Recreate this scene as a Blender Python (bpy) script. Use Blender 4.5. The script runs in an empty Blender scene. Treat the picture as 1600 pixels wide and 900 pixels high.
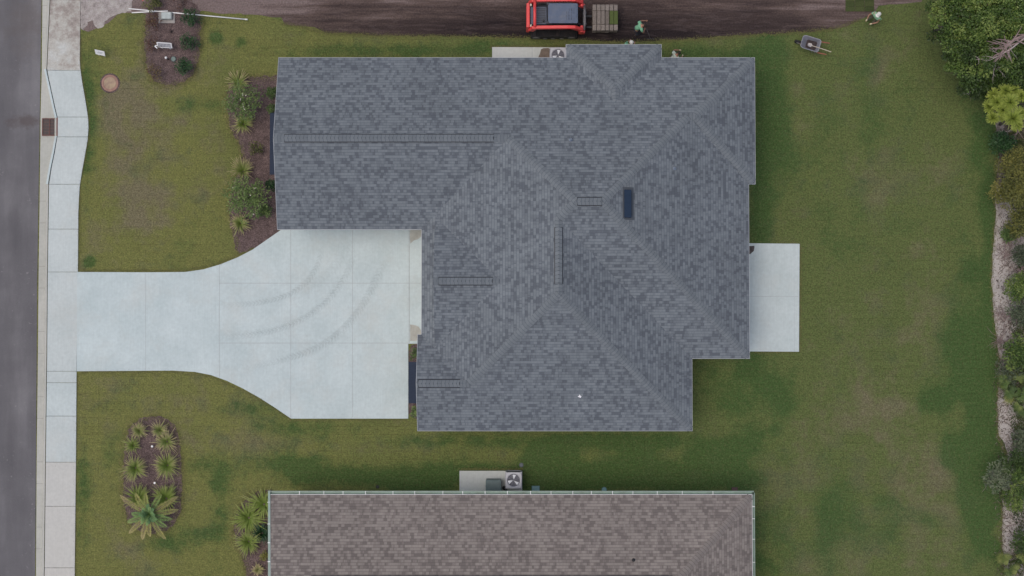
import bpy, math, random
import numpy as np
from mathutils import Vector, Matrix

random.seed(7); rng = np.random.default_rng(7)
R = math.radians
scn = bpy.context.scene
C = scn.collection

# ---------------------------------------------------------------- camera, light, exposure
CAM_H, TILT, FOC = 64.6, 1.7, 1984.0
cd = bpy.data.cameras.new('camera'); cam = bpy.data.objects.new('camera', cd); C.objects.link(cam)
cam.location = (0, 0, CAM_H); cam.rotation_euler = (R(TILT), 0, 0)
cd.sensor_width = 36; cd.lens = 36 * FOC / 1600; cd.clip_end = 2000
scn.camera = cam
SUN_EL, SUN_AZ = 72, 262          # azimuth clockwise from north (+y): the light comes from the west-south-west
w = bpy.data.worlds.new('World'); scn.world = w; w.use_nodes = True
wn = w.node_tree; bg = wn.nodes['Background']
sky = wn.nodes.new('ShaderNodeTexSky'); sky.sky_type = 'NISHITA'; sky.sun_disc = False
sky.sun_elevation = R(SUN_EL); sky.sun_rotation = R(SUN_AZ); sky.dust_density = 4; sky.air_density = 1.0; sky.ozone_density = 1
wn.links.new(sky.outputs[0], bg.inputs[0]); bg.inputs[1].default_value = 0.14
sl = bpy.data.lights.new('sun', 'SUN'); sun = bpy.data.objects.new('sun', sl); C.objects.link(sun)
sl.energy = 1.0; sl.angle = R(50); sl.color = (1.0, 0.93, 0.84)
sun.rotation_euler = (R(90 - SUN_EL), 0, R(180 - SUN_AZ)); sun.location = (0, 0, 40)
vs = scn.view_settings; vs.view_transform = 'Standard'; vs.look = 'None'; vs.gamma = 1; vs.exposure = 0.0
vs.use_curve_mapping = False
scn.render.engine = 'CYCLES'

# ---------------------------------------------------------------- site survey: plan position of a surveyed point at height z
def P(u, v, z=0.0):
    a = (u - 800) / FOC; b = -(v - 450) / FOC; t = R(TILT)
    d = (a, b * math.cos(t) + math.sin(t), b * math.sin(t) - math.cos(t))
    k = (z - CAM_H) / d[2]
    return (d[0] * k, d[1] * k)
def P3(u, v, z=0.0):
    x, y = P(u, v, z); return Vector((x, y, z))

# ---------------------------------------------------------------- object helpers
def tag(o, label=None, cat=None, group=None, kind=None):
    if label: o['label'] = label
    if cat: o['category'] = cat
    if group: o['group'] = group
    if kind: o['kind'] = kind
    return o
def thing(name, label, cat, loc=(0, 0, 0), rotz=0, group=None):
    o = bpy.data.objects.new(name, None); C.objects.link(o)
    o.empty_display_size = 0.2
    o.location = loc; o.rotation_euler = (0, 0, rotz)
    return tag(o, label, cat, group)
class MB:
    def __init__(s): s.v = []; s.f = []; s.c = []; s.uv = {}; s.m = []
    def add(s, vs_, fs, tone=0.5):
        n = len(s.v); s.v += [tuple(p) for p in vs_]
        s.c += ([tone] * len(vs_) if not hasattr(tone, '__len__') else list(tone))
        s.f += [tuple(i + n for i in f) for f in fs]
    def box(s, a, b, tone=0.5, rot=None, ctr=None):
        x0, y0, z0 = a; x1, y1, z1 = b
        p = [Vector(q) for q in ((x0,y0,z0),(x1,y0,z0),(x1,y1,z0),(x0,y1,z0),(x0,y0,z1),(x1,y0,z1),(x1,y1,z1),(x0,y1,z1))]
        if rot is not None:
            c = Vector(ctr) if ctr else Vector(((x0+x1)/2, (y0+y1)/2, (z0+z1)/2))
            p = [c + rot @ (q - c) for q in p]
        s.add(p, [(3,2,1,0),(4,5,6,7),(0,1,5,4),(1,2,6,5),(2,3,7,6),(3,0,4,7)], tone); return s
    def rbox(s, a, b, r=0.03, tone=0.5, seg=3, top=0.0):     # box with rounded vertical corners and a chamfered top
        x0, y0, z0 = a; x1, y1, z1 = b
        ring = []
        for cx, cy, a0 in ((x1-r, y1-r, 0), (x0+r, y1-r, 90), (x0+r, y0+r, 180), (x1-r, y0+r, 270)):
            for k in range(seg+1):
                t = R(a0 + 90*k/seg); ring.append((cx + r*math.cos(t), cy + r*math.sin(t), math.cos(t), math.sin(t)))
        n = len(ring); lv = [(z0, 0), (z1 - top, 0)] + ([(z1 - top*0.3, top*0.3), (z1, top)] if top else [])
        vs_ = []
        for z, ins in lv: vs_ += [(x - cx_*ins, y - cy_*ins, z) for x, y, cx_, cy_ in ring]
        fs = [tuple(range(n-1, -1, -1))]
        for l in range(len(lv)-1):
            for i in range(n): j = (i+1) % n; fs.append((l*n+i, l*n+j, (l+1)*n+j, (l+1)*n+i))
        fs.append(tuple((len(lv)-1)*n + i for i in range(n)))
        s.add(vs_, fs, tone); return s
    def tube(s, pts, rad, n=8, tone=0.5, cap=True):
        pts = [Vector(p) for p in pts]
        if not hasattr(rad, '__len__'): rad = [rad]*len(pts)
        vs_ = []; ref = None
        for i, p in enumerate(pts):
            d = (pts[min(i+1, len(pts)-1)] - pts[max(i-1, 0)])
            if d.length < 1e-9: d = Vector((0,0,1))
            d.normalize()
            if ref is None: ref = Vector((0,0,1)) if abs(d.z) < 0.9 else Vector((1,0,0))
            a = d.cross(ref); a.normalize(); b = a.cross(d); ref = b
            for k in range(n):
                t = 2*math.pi*k/n; vs_.append(p + (a*math.cos(t) + b*math.sin(t))*rad[i])
        fs = []
        for i in range(len(pts)-1):
            for k in range(n): j = (k+1) % n; fs.append((i*n+k, i*n+j, (i+1)*n+j, (i+1)*n+k))
        if cap:
            fs.append(tuple(range(n-1, -1, -1))); fs.append(tuple((len(pts)-1)*n + k for k in range(n)))
        s.add(vs_, fs, tone); return s
    def lathe(s, prof, n=24, c=(0,0), tone=0.5):
        vs_ = []
        for r, z in prof:
            for k in range(n): t = 2*math.pi*k/n; vs_.append((c[0] + r*math.cos(t), c[1] + r*math.sin(t), z))
        fs = []
        for i in range(len(prof)-1):
            for k in range(n): j = (k+1) % n; fs.append((i*n+k, i*n+j, (i+1)*n+j, (i+1)*n+k))
        fs.append(tuple((len(prof)-1)*n + k for k in range(n)))
        s.add(vs_, fs, tone); return s
    def ball(s, c, r, tone=0.5, n=12, m=8):
        rx, ry, rz = r if hasattr(r, '__len__') else (r, r, r)
        vs_ = [(c[0], c[1], c[2]-rz)]
        for i in range(1, m):
            p = math.pi*i/m
            for k in range(n):
                t = 2*math.pi*k/n; vs_.append((c[0]+rx*math.sin(p)*math.cos(t), c[1]+ry*math.sin(p)*math.sin(t), c[2]-rz*math.cos(p)))
        vs_.append((c[0], c[1], c[2]+rz)); fs = []
        for k in range(n): fs.append((0, 1+(k+1) % n, 1+k))
        for i in range(m-2):
            for k in range(n): j = (k+1) % n; fs.append((1+i*n+k, 1+i*n+j, 1+(i+1)*n+j, 1+(i+1)*n+k))
        L = len(vs_)-1
        for k in range(n): fs.append((1+(m-2)*n+k, 1+(m-2)*n+(k+1) % n, L))
        s.add(vs_, fs, tone); return s
    def prism(s, poly, z0, z1, tone=0.5):
        n = len(poly); vs_ = [(x, y, z0) for x, y in poly] + [(x, y, z1) for x, y in poly]
        fs = [tuple(range(n-1, -1, -1)), tuple(range(n, 2*n))] + [(i, (i+1) % n, n+(i+1) % n, n+i) for i in range(n)]
        s.add(vs_, fs, tone); return s
    def xprism(s, poly, y0, y1, tone=0.5):                   # profile in x,z swept along y
        n = len(poly); vs_ = [(x, y0, z) for x, z in poly] + [(x, y1, z) for x, z in poly]
        fs = [tuple(range(n)), tuple(range(2*n-1, n-1, -1))] + [(i, n+i, n+(i+1) % n, (i+1) % n) for i in range(n)]
        s.add(vs_, fs, tone); return s
    def build(s, name, mat, parent=None, smooth=False, world=False, bevel=0):
        me = bpy.data.meshes.new(name); vv = s.v
        if world and parent is not None:
            L = parent.location; vv = [(x-L.x, y-L.y, z-L.z) for x, y, z in vv]
        me.from_pydata(vv, [], s.f)
        if isinstance(mat, (list, tuple)):
            for m_ in mat: me.materials.append(m_)
        else: me.materials.append(mat)
        a = me.attributes.new('tone', 'FLOAT', 'POINT'); a.data.foreach_set('value', np.array(s.c, dtype=np.float32))
        if s.uv:
            ul = me.uv_layers.new(name='UVMap')
            for p in me.polygons:
                if p.index in s.uv:
                    for li, uvv in zip(p.loop_indices, s.uv[p.index]): ul.data[li].uv = uvv
        if smooth: me.polygons.foreach_set('use_smooth', [True]*len(me.polygons))
        me.update()
        o = bpy.data.objects.new(name, me); C.objects.link(o)
        if parent is not None: o.parent = parent
        if bevel:
            b = o.modifiers.new('bevel', 'BEVEL'); b.width = bevel; b.segments = 2; b.limit_method = 'ANGLE'; b.angle_limit = R(40)
        return o
def copy_tree(o, parent=None):
    c = o.copy(); C.objects.link(c)
    if parent is not None: c.parent = parent
    for ch in [k for k in bpy.data.objects if k.parent == o]: copy_tree(ch, c)
    return c

# ---------------------------------------------------------------- materials
class NT:
    def __init__(s, name):
        s.m = bpy.data.materials.new(name); s.m.use_nodes = True; s.t = s.m.node_tree; s.b = s.t.nodes['Principled BSDF']
    def n(s, k, **kw):
        nd = s.t.nodes.new('ShaderNode' + k)
        for a, b in kw.items(): setattr(nd, a, b)
        return nd
    def l(s, a, b): s.t.links.new(a, b)
    def sock(s, v, inp):
        if isinstance(v, (int, float)): inp.default_value = v
        elif isinstance(v, (tuple, list)): inp.default_value = tuple(v) + ((1,) if len(v) == 3 and len(inp.default_value) == 4 else ())
        else: s.l(v, inp)
    def math(s, op, a, b=0.0, c=None):
        nd = s.n('Math', operation=op); s.sock(a, nd.inputs[0]); s.sock(b, nd.inputs[1])
        if c is not None: s.sock(c, nd.inputs[2])
        return nd.outputs[0]
    def mix(s, f, a, b, mode='MIX'):
        nd = s.n('MixRGB', blend_type=mode); s.sock(f, nd.inputs[0]); s.sock(a, nd.inputs[1]); s.sock(b, nd.inputs[2]); return nd.outputs[0]
    def ramp(s, f, stops, interp='LINEAR'):
        nd = s.n('ValToRGB'); cr = nd.color_ramp; cr.interpolation = interp
        while len(cr.elements) < len(stops): cr.elements.new(0.5)
        for e, (p, c) in zip(cr.elements, stops):
            e.position = p; e.color = (c, c, c, 1) if isinstance(c, (int, float)) else tuple(c) + (1,)
        s.l(f, nd.inputs[0]); return nd.outputs[0]
    def coord(s, scale=(1,1,1), kind='Object', rot=(0,0,0), loc=(0,0,0)):
        tc = s.n('TexCoord'); mp = s.n('Mapping'); mp.inputs['Scale'].default_value = scale; mp.inputs['Rotation'].default_value = rot
        mp.inputs['Location'].default_value = loc
        s.l(tc.outputs[kind], mp.inputs[0]); return mp.outputs[0]
    def noise(s, vec, scale, detail=3, rough=0.55):
        nd = s.n('TexNoise'); nd.inputs['Scale'].default_value = scale; nd.inputs['Detail'].default_value = detail
        nd.inputs['Roughness'].default_value = rough; s.l(vec, nd.inputs['Vector']); return nd.outputs[0]
    def bump(s, h, st=0.3, d=0.01):
        nd = s.n('Bump'); nd.inputs['Strength'].default_value = st; nd.inputs['Distance'].default_value = d
        s.l(h, nd.inputs['Height']); s.l(nd.outputs[0], s.b.inputs['Normal'])
    def out(s, col, rough=0.8, metal=0.0, spec=None):
        s.sock(col, s.b.inputs['Base Color']); s.sock(rough, s.b.inputs['Roughness']); s.sock(metal, s.b.inputs['Metallic'])
        if spec is not None: s.b.inputs['Specular IOR Level'].default_value = spec
        return s.m
def plain(name, c, rough=0.6, metal=0.0, var=0.25, scale=6, bump=0.0, spec=None, dirt=None, dirt_amt=0.3):
    t = NT(name); v = t.coord(); n1 = t.noise(v, scale, 4); n2 = t.noise(v, scale*9, 2)
    f = t.math('ADD', t.math('MULTIPLY', n1, 0.7), t.math('MULTIPLY', n2, 0.3))
    d = tuple(x*(1-var) for x in c); h = tuple(min(1, x*(1+var)) for x in c)
    col = t.ramp(f, [(0.3, d), (0.7, h)])
    if dirt: col = t.mix(t.math('MULTIPLY', t.ramp(t.noise(v, scale*0.7, 5), [(0.5, 0.0), (0.75, 1.0)]), dirt_amt), col, dirt)
    if bump: t.bump(n2, bump, 0.01)
    return t.out(col, rough, metal, spec)
def toned(name, stops, rough=0.6, var=0.2, scale=20, spec=0.3, transl=0.0):   # colour follows the per-vertex tone
    t = NT(name); a = t.n('Attribute', attribute_name='tone'); v = t.coord()
    col = t.ramp(a.outputs['Fac'], stops)
    n = t.noise(v, scale, 2)
    col = t.mix(1.0, col, t.ramp(n, [(0.25, 1-var), (0.75, 1+var*0.6)]), 'MULTIPLY')
    m = t.out(col, rough, 0, spec)
    if transl:
        tr = t.n('BsdfTranslucent'); t.l(col, tr.inputs[0]); mx = t.n('MixShader'); mx.inputs[0].default_value = transl
        t.l(t.b.outputs[0], mx.inputs[1]); t.l(tr.outputs[0], mx.inputs[2]); t.l(mx.outputs[0], t.t.nodes['Material Output'].inputs[0])
    return m

def shingle_mat(name, light, mid, dark, line):
    t = NT(name); tc = t.n('TexCoord'); sp = t.n('SeparateXYZ'); t.l(tc.outputs['UV'], sp.inputs[0])
    u, v = sp.outputs[0], sp.outputs[1]
    vr = t.math('DIVIDE', v, 0.143); row = t.math('FLOOR', vr); fr = t.math('FRACT', vr)
    wr = t.n('TexWhiteNoise', noise_dimensions='1D'); t.l(row, wr.inputs['W'])
    def cells(width, k, off):
        x = t.math('DIVIDE', t.math('ADD', u, t.math('MULTIPLY', wr.outputs[0], k)), width)
        x = t.math('ADD', x, off); ci = t.math('FLOOR', x)
        cb = t.n('CombineXYZ'); t.l(ci, cb.inputs[0]); t.l(row, cb.inputs[1]); cb.inputs[2].default_value = off
        wn_ = t.n('TexWhiteNoise', noise_dimensions='3D'); t.l(cb.outputs[0], wn_.inputs[0]); return wn_.outputs[0], t.math('FRACT', x)
    a, fa = cells(0.16, 3.1, 0.0); b, fb = cells(0.27, 5.7, 7.3); c, fc = cells(0.095, 2.3, 3.9)
    # stair-step blend of the courses (bundles laid in diagonals)
    dg = t.n('CombineXYZ'); t.l(t.math('ADD', u, t.math('MULTIPLY', row, -0.17)), dg.inputs[0]); t.l(t.math('MULTIPLY', row, 0.05), dg.inputs[1])
    big = t.noise(dg.outputs[0], 1.5, 2)
    val = t.math('ADD', t.math('MULTIPLY', a, 0.5), t.math('MULTIPLY', b, 0.38))
    val = t.math('ADD', val, t.math('MULTIPLY', c, 0.16))
    val = t.math('ADD', val, t.math('MULTIPLY', t.math('SUBTRACT', big, 0.5), 0.34))
    col = t.ramp(val, [(0.0, dark), (0.33, dark), (0.40, mid), (0.52, mid), (0.60, light), (1.0, tuple(x*1.1 for x in light))])
    gr = t.noise(tc.outputs['Object'], 130, 2); col = t.mix(1.0, col, t.ramp(gr, [(0.3, 0.86), (0.7, 1.13)]), 'MULTIPLY')
    st = t.noise(tc.outputs['Object'], 0.5, 4); col = t.mix(1.0, col, t.ramp(st, [(0.3, 0.92), (0.7, 1.07)]), 'MULTIPLY')
    ln = t.ramp(fr, [(0.0, 0.9), (0.09, 0.65), (0.16, 0.0)])
    col = t.mix(t.math('MULTIPLY', ln, 0.9), col, line)
    rw = t.ramp(wr.outputs[0], [(0, 0.97), (1, 1.03)]); col = t.mix(1.0, col, rw, 'MULTIPLY')
    edge = t.math('LESS_THAN', fa, 0.07); col = t.mix(t.math('MULTIPLY', edge, 0.25), col, line)
    hgt = t.math('ADD', t.math('SUBTRACT', 1.0, fr), t.math('MULTIPLY', val, 0.4)); t.bump(hgt, 0.5, 0.012)
    return t.out(col, 0.92, 0, 0.15)
M = {}
M['shingle'] = shingle_mat('grey_shingle', (0.164,0.184,0.199), (0.140,0.157,0.173), (0.105,0.118,0.134), (0.064,0.073,0.086))
M['shingle_b'] = shingle_mat('brown_shingle', (0.240,0.212,0.190), (0.200,0.174,0.158), (0.155,0.134,0.123), (0.095,0.083,0.078))
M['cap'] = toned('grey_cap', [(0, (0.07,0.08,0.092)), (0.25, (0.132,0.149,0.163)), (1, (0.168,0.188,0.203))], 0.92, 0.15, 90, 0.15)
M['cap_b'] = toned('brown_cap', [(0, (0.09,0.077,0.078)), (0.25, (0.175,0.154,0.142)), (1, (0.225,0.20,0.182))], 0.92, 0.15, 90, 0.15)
M['black'] = plain('black_plastic', (0.012,0.013,0.017), 0.5)
M['fascia'] = plain('painted_fascia', (0.36,0.38,0.40), 0.5, var=0.06)
M['siding'] = plain('painted_siding', (0.62,0.63,0.62), 0.6, var=0.05)
M['siding_b'] = plain('tan_siding', (0.5,0.47,0.4), 0.6, var=0.05)
M['glass'] = plain('window_glass', (0.03,0.04,0.05), 0.08, 0, 0.1)
M['white'] = plain('white_paint', (0.75,0.75,0.74), 0.45, var=0.04)
M['navy'] = plain('navy_metal', (0.026,0.036,0.060), 0.75, 0.0, 0.12, spec=.2)
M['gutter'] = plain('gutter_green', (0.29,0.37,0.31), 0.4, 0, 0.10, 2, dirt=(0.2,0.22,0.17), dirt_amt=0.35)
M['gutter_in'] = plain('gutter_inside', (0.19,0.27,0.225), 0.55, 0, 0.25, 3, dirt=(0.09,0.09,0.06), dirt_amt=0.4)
M['bluegrey'] = plain('vent_metal', (0.020,0.034,0.060), 0.8, 0.0, 0.1, spec=.1)

def lawn_mat():
    t = NT('lawn'); v = t.coord(); v1 = t.coord((1,1,0.01))
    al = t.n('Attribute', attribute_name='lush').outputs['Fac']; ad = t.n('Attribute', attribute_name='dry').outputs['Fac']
    ay = t.n('Attribute', attribute_name='yellow').outputs['Fac']
    f1 = t.noise(v, 3.2, 5, 0.7); f2 = t.noise(v, 13, 5, 0.85); f3 = t.noise(v, 1.1, 4, 0.6)
    nn = t.math('ADD', t.math('MULTIPLY', t.math('SUBTRACT', f1, 0.5), 0.9), t.math('MULTIPLY', t.math('SUBTRACT', f3, 0.5), 1.35))
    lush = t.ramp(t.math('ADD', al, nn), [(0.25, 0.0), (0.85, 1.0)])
    dry = t.ramp(t.math('ADD', ad, t.math('MULTIPLY', nn, 1.2)), [(0.22, 0.0), (0.95, 0.9)])
    base = t.mix(ay, (0.094,0.119,0.040), (0.146,0.152,0.049))
    col = t.mix(dry, base, (0.152,0.133,0.082))
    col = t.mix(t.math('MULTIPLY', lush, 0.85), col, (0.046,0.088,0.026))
    # sod seams
    br = t.n('TexBrick'); br.inputs['Scale'].default_value = 1.0; br.inputs['Mortar Size'].default_value = 0.018
    br.inputs['Brick Width'].default_value = 1.35; br.inputs['Row Height'].default_value = 0.42; br.inputs['Mortar Smooth'].default_value = 0.6
    br.inputs['Color1'].default_value = (0.93,0.93,0.93,1); br.inputs['Color2'].default_value = (1.06,1.06,1.06,1); br.inputs['Mortar'].default_value = (0.66,0.64,0.6,1)
    wv = t.n('VectorMath', operation='ADD'); t.l(v, wv.inputs[0])
    nw = t.n('TexNoise'); nw.inputs['Scale'].default_value = 2.0; t.l(v, nw.inputs['Vector']); sc = t.n('VectorMath', operation='SCALE'); t.l(nw.outputs[1], sc.inputs[0]); sc.inputs['Scale'].default_value = 0.12
    t.l(sc.outputs[0], wv.inputs[1]); t.l(wv.outputs[0], br.inputs['Vector'])
    col = t.mix(t.ramp(t.noise(v, 0.45, 3), [(0.4, 0.05), (0.65, 0.75)]), col, t.mix(1.0, col, br.outputs['Color'], 'MULTIPLY'))
    col = t.mix(1.0, col, t.ramp(f2, [(0.32, 0.42), (0.5, 1.0), (0.68, 1.62)]), 'MULTIPLY')
    f4 = t.noise(v, 5, 3, 0.7); col = t.mix(1.0, col, t.ramp(f4, [(0.3, 0.84), (0.7, 1.16)]), 'MULTIPLY')
    hue = t.noise(v, 8, 3); col = t.mix(t.math('MULTIPLY', t.ramp(hue, [(0.5, 0.0), (0.72, 1.0)]), 0.35), col, (0.15,0.13,0.06))
    t.bump(f2, 0.7, 0.04)
    return t.out(col, 0.95, 0, 0.1)
M['lawn'] = lawn_mat()
def mulch_mat():
    t = NT('mulch'); v = t.coord(); vo = t.n('TexVoronoi'); vo.inputs['Scale'].default_value = 34; t.l(v, vo.inputs['Vector'])
    f = t.noise(v, 3, 4); sp = t.n('SeparateColor'); t.l(vo.outputs['Color'], sp.inputs[0])
    col = t.ramp(sp.outputs[0], [(0.0, (0.066,0.048,0.047)), (0.6, (0.118,0.084,0.079)), (1.0, (0.185,0.138,0.127))])
    col = t.mix(1.0, col, t.ramp(f, [(0.3, 0.78), (0.7, 1.25)]), 'MULTIPLY')
    t.bump(vo.outputs['Distance'], 0.6, 0.03); return t.out(col, 0.95, 0, 0.1)
M['mulch'] = mulch_mat()
def dirt_mat():
    t = NT('bare_soil'); v = t.coord(); st = t.coord((0.16, 2.2, 1), rot=(0,0,R(2)))
    s1 = t.noise(st, 1.6, 6, 0.65); s2 = t.noise(v, 12, 4, 0.7); big = t.noise(t.coord((0.35,1,1)), 0.5, 4)
    sp = t.n('SeparateXYZ'); tc = t.n('TexCoord'); t.l(tc.outputs['Object'], sp.inputs[0]); x, y = sp.outputs[0], sp.outputs[1]
    # damp soil where the machine has been working
    damp = t.math('MULTIPLY', t.ramp(t.math('DIVIDE', t.math('ADD', x, 16), 40), [(0.05, 0.0), (0.30, 0.8), (0.42, 1.0), (0.62, 1.0), (0.85, 0.3), (1.0, 0.1)]),
                  t.ramp(t.math('DIVIDE', t.math('SUBTRACT', y, 13), 6), [(0.0, 1.0), (0.3, 1.0), (0.62, 0.35), (1.0, 0.15)]))
    damp = t.math('ADD', damp, t.math('MULTIPLY', t.math('SUBTRACT', s1, 0.5), 1.3))
    damp = t.math('ADD', damp, t.math('MULTIPLY', t.math('SUBTRACT', big, 0.5), 0.8))
    col = t.ramp(damp, [(0.0, (0.175,0.135,0.125)), (0.22, (0.098,0.071,0.062)), (0.5, (0.052,0.038,0.035)), (0.95, (0.022,0.017,0.018))])
    col = t.mix(1.0, col, t.ramp(s2, [(0.3, 0.68), (0.7, 1.4)]), 'MULTIPLY')
    tk = t.n('TexNoise'); tk.inputs['Scale'].default_value = 2.2; tk.inputs['Detail'].default_value = 3; tk.inputs['Distortion'].default_value = 1.6; t.l(t.coord((0.22,1.5,1), rot=(0,0,R(-7))), tk.inputs['Vector'])
    col = t.mix(t.math('MULTIPLY', t.ramp(tk.outputs[0], [(0.56, 0.0), (0.63, 1.0), (0.68, 0.0)]), 0.25), col, (0.15,0.115,0.11))
    t.bump(t.math('ADD', s1, t.math('MULTIPLY', s2, 0.5)), 0.9, 0.08); return t.out(col, 0.95, 0, 0.1)
M['dirt'] = dirt_mat()
def sand_mat():
    t = NT('sand'); v = t.coord(); n = t.noise(v, 2.4, 6, 0.7); n2 = t.noise(v, 22, 3, 0.7); n3 = t.noise(v, 0.9, 3)
    tc = t.n('TexCoord'); sp = t.n('SeparateXYZ'); t.l(tc.outputs['Object'], sp.inputs[0])
    a = t.n('Attribute', attribute_name='tone').outputs['Fac']
    f = t.math('ADD', a, t.math('MULTIPLY', t.math('SUBTRACT', n, 0.5), 1.7))
    col = t.ramp(f, [(0.15, (0.44,0.405,0.375)), (0.42, (0.32,0.285,0.265)), (0.64, (0.15,0.125,0.112)), (0.9, (0.062,0.05,0.042))])
    col = t.mix(1.0, col, t.ramp(n2, [(0.3, 0.78), (0.7, 1.15)]), 'MULTIPLY')
    t.bump(n2, 0.7, 0.05); return t.out(col, 0.95, 0, 0.1)
M['sand'] = sand_mat()
def concrete_mat(name, c, c2, joints=False):
    t = NT(name); v = t.coord(); n = t.noise(v, 0.55, 5, 0.6); n2 = t.noise(v, 7, 4); n3 = t.noise(v, 90, 2)
    br = t.noise(t.coord((14, 0.35, 1)), 2.0, 2); a = t.n('Attribute', attribute_name='tone').outputs['Fac']
    col = t.mix(t.ramp(n, [(0.35, 0.0), (0.7, 1.0)]), c, c2)
    col = t.mix(a, col, (0.50,0.475,0.43))
    col = t.mix(1.0, col, t.ramp(n2, [(0.25, 0.92), (0.75, 1.05)]), 'MULTIPLY')
    col = t.mix(1.0, col, t.ramp(br, [(0.3, 0.965), (0.7, 1.03)]), 'MULTIPLY')
    col = t.mix(1.0, col, t.ramp(n3, [(0.3, 0.95), (0.7, 1.04)]), 'MULTIPLY')
    wm = t.noise(v, 0.33, 5, .7); col = t.mix(t.math('MULTIPLY', t.ramp(wm, [(0.50, 0.0), (0.68, 1.0)]), 0.30), col, (0.47,0.46,0.41))
    sp_ = t.noise(v, 5, 3); col = t.mix(t.math('MULTIPLY', t.ramp(sp_, [(0.74, 0.0), (0.8, 1.0)]), 0.4), col, (0.25,0.23,0.2))
    t.bump(n3, 0.15, 0.004); return t.out(col, 0.85, 0, 0.2)
M['conc'] = concrete_mat('concrete', (0.445,0.515,0.510), (0.515,0.583,0.575))
def dirty_concrete():
    t = NT('dirty_concrete'); v = t.coord(); n = t.noise(v, 1.1, 6, 0.72); n3 = t.noise(v, 12, 4, 0.7)
    sp = t.n('SeparateXYZ'); tc = t.n('TexCoord'); t.l(tc.outputs['Object'], sp.inputs[0])
    g = t.math('ADD', n, t.math('MULTIPLY', t.math('SUBTRACT', sp.outputs[1], 14.3), 0.055))
    col = t.ramp(g, [(0.36, (0.50,0.51,0.48)), (0.50, (0.43,0.415,0.37)), (0.62, (0.31,0.275,0.245)), (0.78, (0.20,0.165,0.15))])
    col = t.mix(1.0, col, t.ramp(n3, [(0.3, 0.84), (0.7, 1.12)]), 'MULTIPLY'); t.bump(n3, 0.3, 0.01); return t.out(col, 0.9, 0, 0.15)
M['conc_dirty'] = dirty_concrete()
M['conc_old'] = concrete_mat('kerb_concrete', (0.37,0.375,0.33), (0.45,0.45,0.405))
M['joint'] = plain('joint', (0.34,0.36,0.36), 0.95, var=0.15)
M['kjoint'] = plain('kerb_joint', (0.20,0.19,0.17), 0.95, var=0.2)
def asphalt_mat():
    t = NT('asphalt'); v = t.coord(); st = t.coord((1.3, 0.16, 1)); s1 = t.noise(st, 0.8, 4, 0.6); n = t.noise(v, 0.35, 5, 0.6); n2 = t.noise(v, 55, 3, 0.7)
    col = t.ramp(t.math('ADD', t.math('MULTIPLY', s1, 0.5), t.math('MULTIPLY', n, 0.5)), [(0.35, (0.106,0.102,0.107)), (0.5, (0.132,0.127,0.132)), (0.70, (0.190,0.184,0.188))])
    col = t.mix(1.0, col, t.ramp(n2, [(0.3, 0.85), (0.7, 1.13)]), 'MULTIPLY')
    sp = t.noise(v, 6, 3); msk = t.noise(v, 0.6, 3)
    scuff = t.math('MULTIPLY', t.ramp(sp, [(0.62, 0.0), (0.72, 1.0)]), t.ramp(msk, [(0.5, 0.0), (0.62, 1.0)]))
    col = t.mix(t.math('MULTIPLY', scuff, 0.35), col, (0.36,0.34,0.34))
    # brown soil dragged over the road by the drain
    ds = t.n('VectorMath', operation='DISTANCE'); mp = t.coord((0.75, 1.9, 0), loc=(0.75*24.95, -1.9*10.45, 0)); t.l(mp, ds.inputs[0])
    sm = t.math('ADD', ds.outputs['Value'], t.math('MULTIPLY', t.math('SUBTRACT', t.noise(v, 2.2, 5, .7), 0.5), 1.6))
    col = t.mix(t.ramp(sm, [(0.25, 0.62), (0.8, 0.0)]), col, (0.085,0.066,0.062))
    ds2 = t.n('VectorMath', operation='DISTANCE'); mp2 = t.coord((0.5, 0.35, 0), loc=(0.5*24.8, -0.35*15.5, 0)); t.l(mp2, ds2.inputs[0])
    sm2 = t.math('ADD', ds2.outputs['Value'], t.math('MULTIPLY', t.math('SUBTRACT', t.noise(v, 1.6, 5, .7), 0.5), 1.8))
    col = t.mix(t.ramp(sm2, [(0.1, 0.4), (0.8, 0.0)]), col, (0.12,0.10,0.09))
    t.bump(n2, 0.3, 0.01); return t.out(col, 0.9, 0, 0.2)
M['asphalt'] = asphalt_mat()
M['stain'] = plain('brown_stain', (0.082,0.068,0.064), 0.95, var=0.4, scale=8)

# ---------------------------------------------------------------- ground, road, walks
def vnoise(x, y, cell, seed):
    g = np.random.default_rng(seed).random((400, 400)); xi = (x/cell) % 398; yi = (y/cell) % 398
    x0 = np.floor(xi).astype(int); y0 = np.floor(yi).astype(int); fx = xi-x0; fy = yi-y0
    fx = fx*fx*(3-2*fx); fy = fy*fy*(3-2*fy)
    return (g[x0,y0]*(1-fx)*(1-fy) + g[x0+1,y0]*fx*(1-fy) + g[x0,y0+1]*(1-fx)*fy + g[x0+1,y0+1]*fx*fy)
xs = np.concatenate([[-500,-200,-90,-50], np.arange(-34, -25, 1.0), np.arange(-24.9, 28, 0.22), [30,35,50,90,200,500]])
ys = np.concatenate([[-500,-200,-80,-40], np.arange(-18, 20, 0.22), [22,26,40,80,200,500]])
X, Y = np.meshgrid(xs, ys, indexing='ij')
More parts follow.
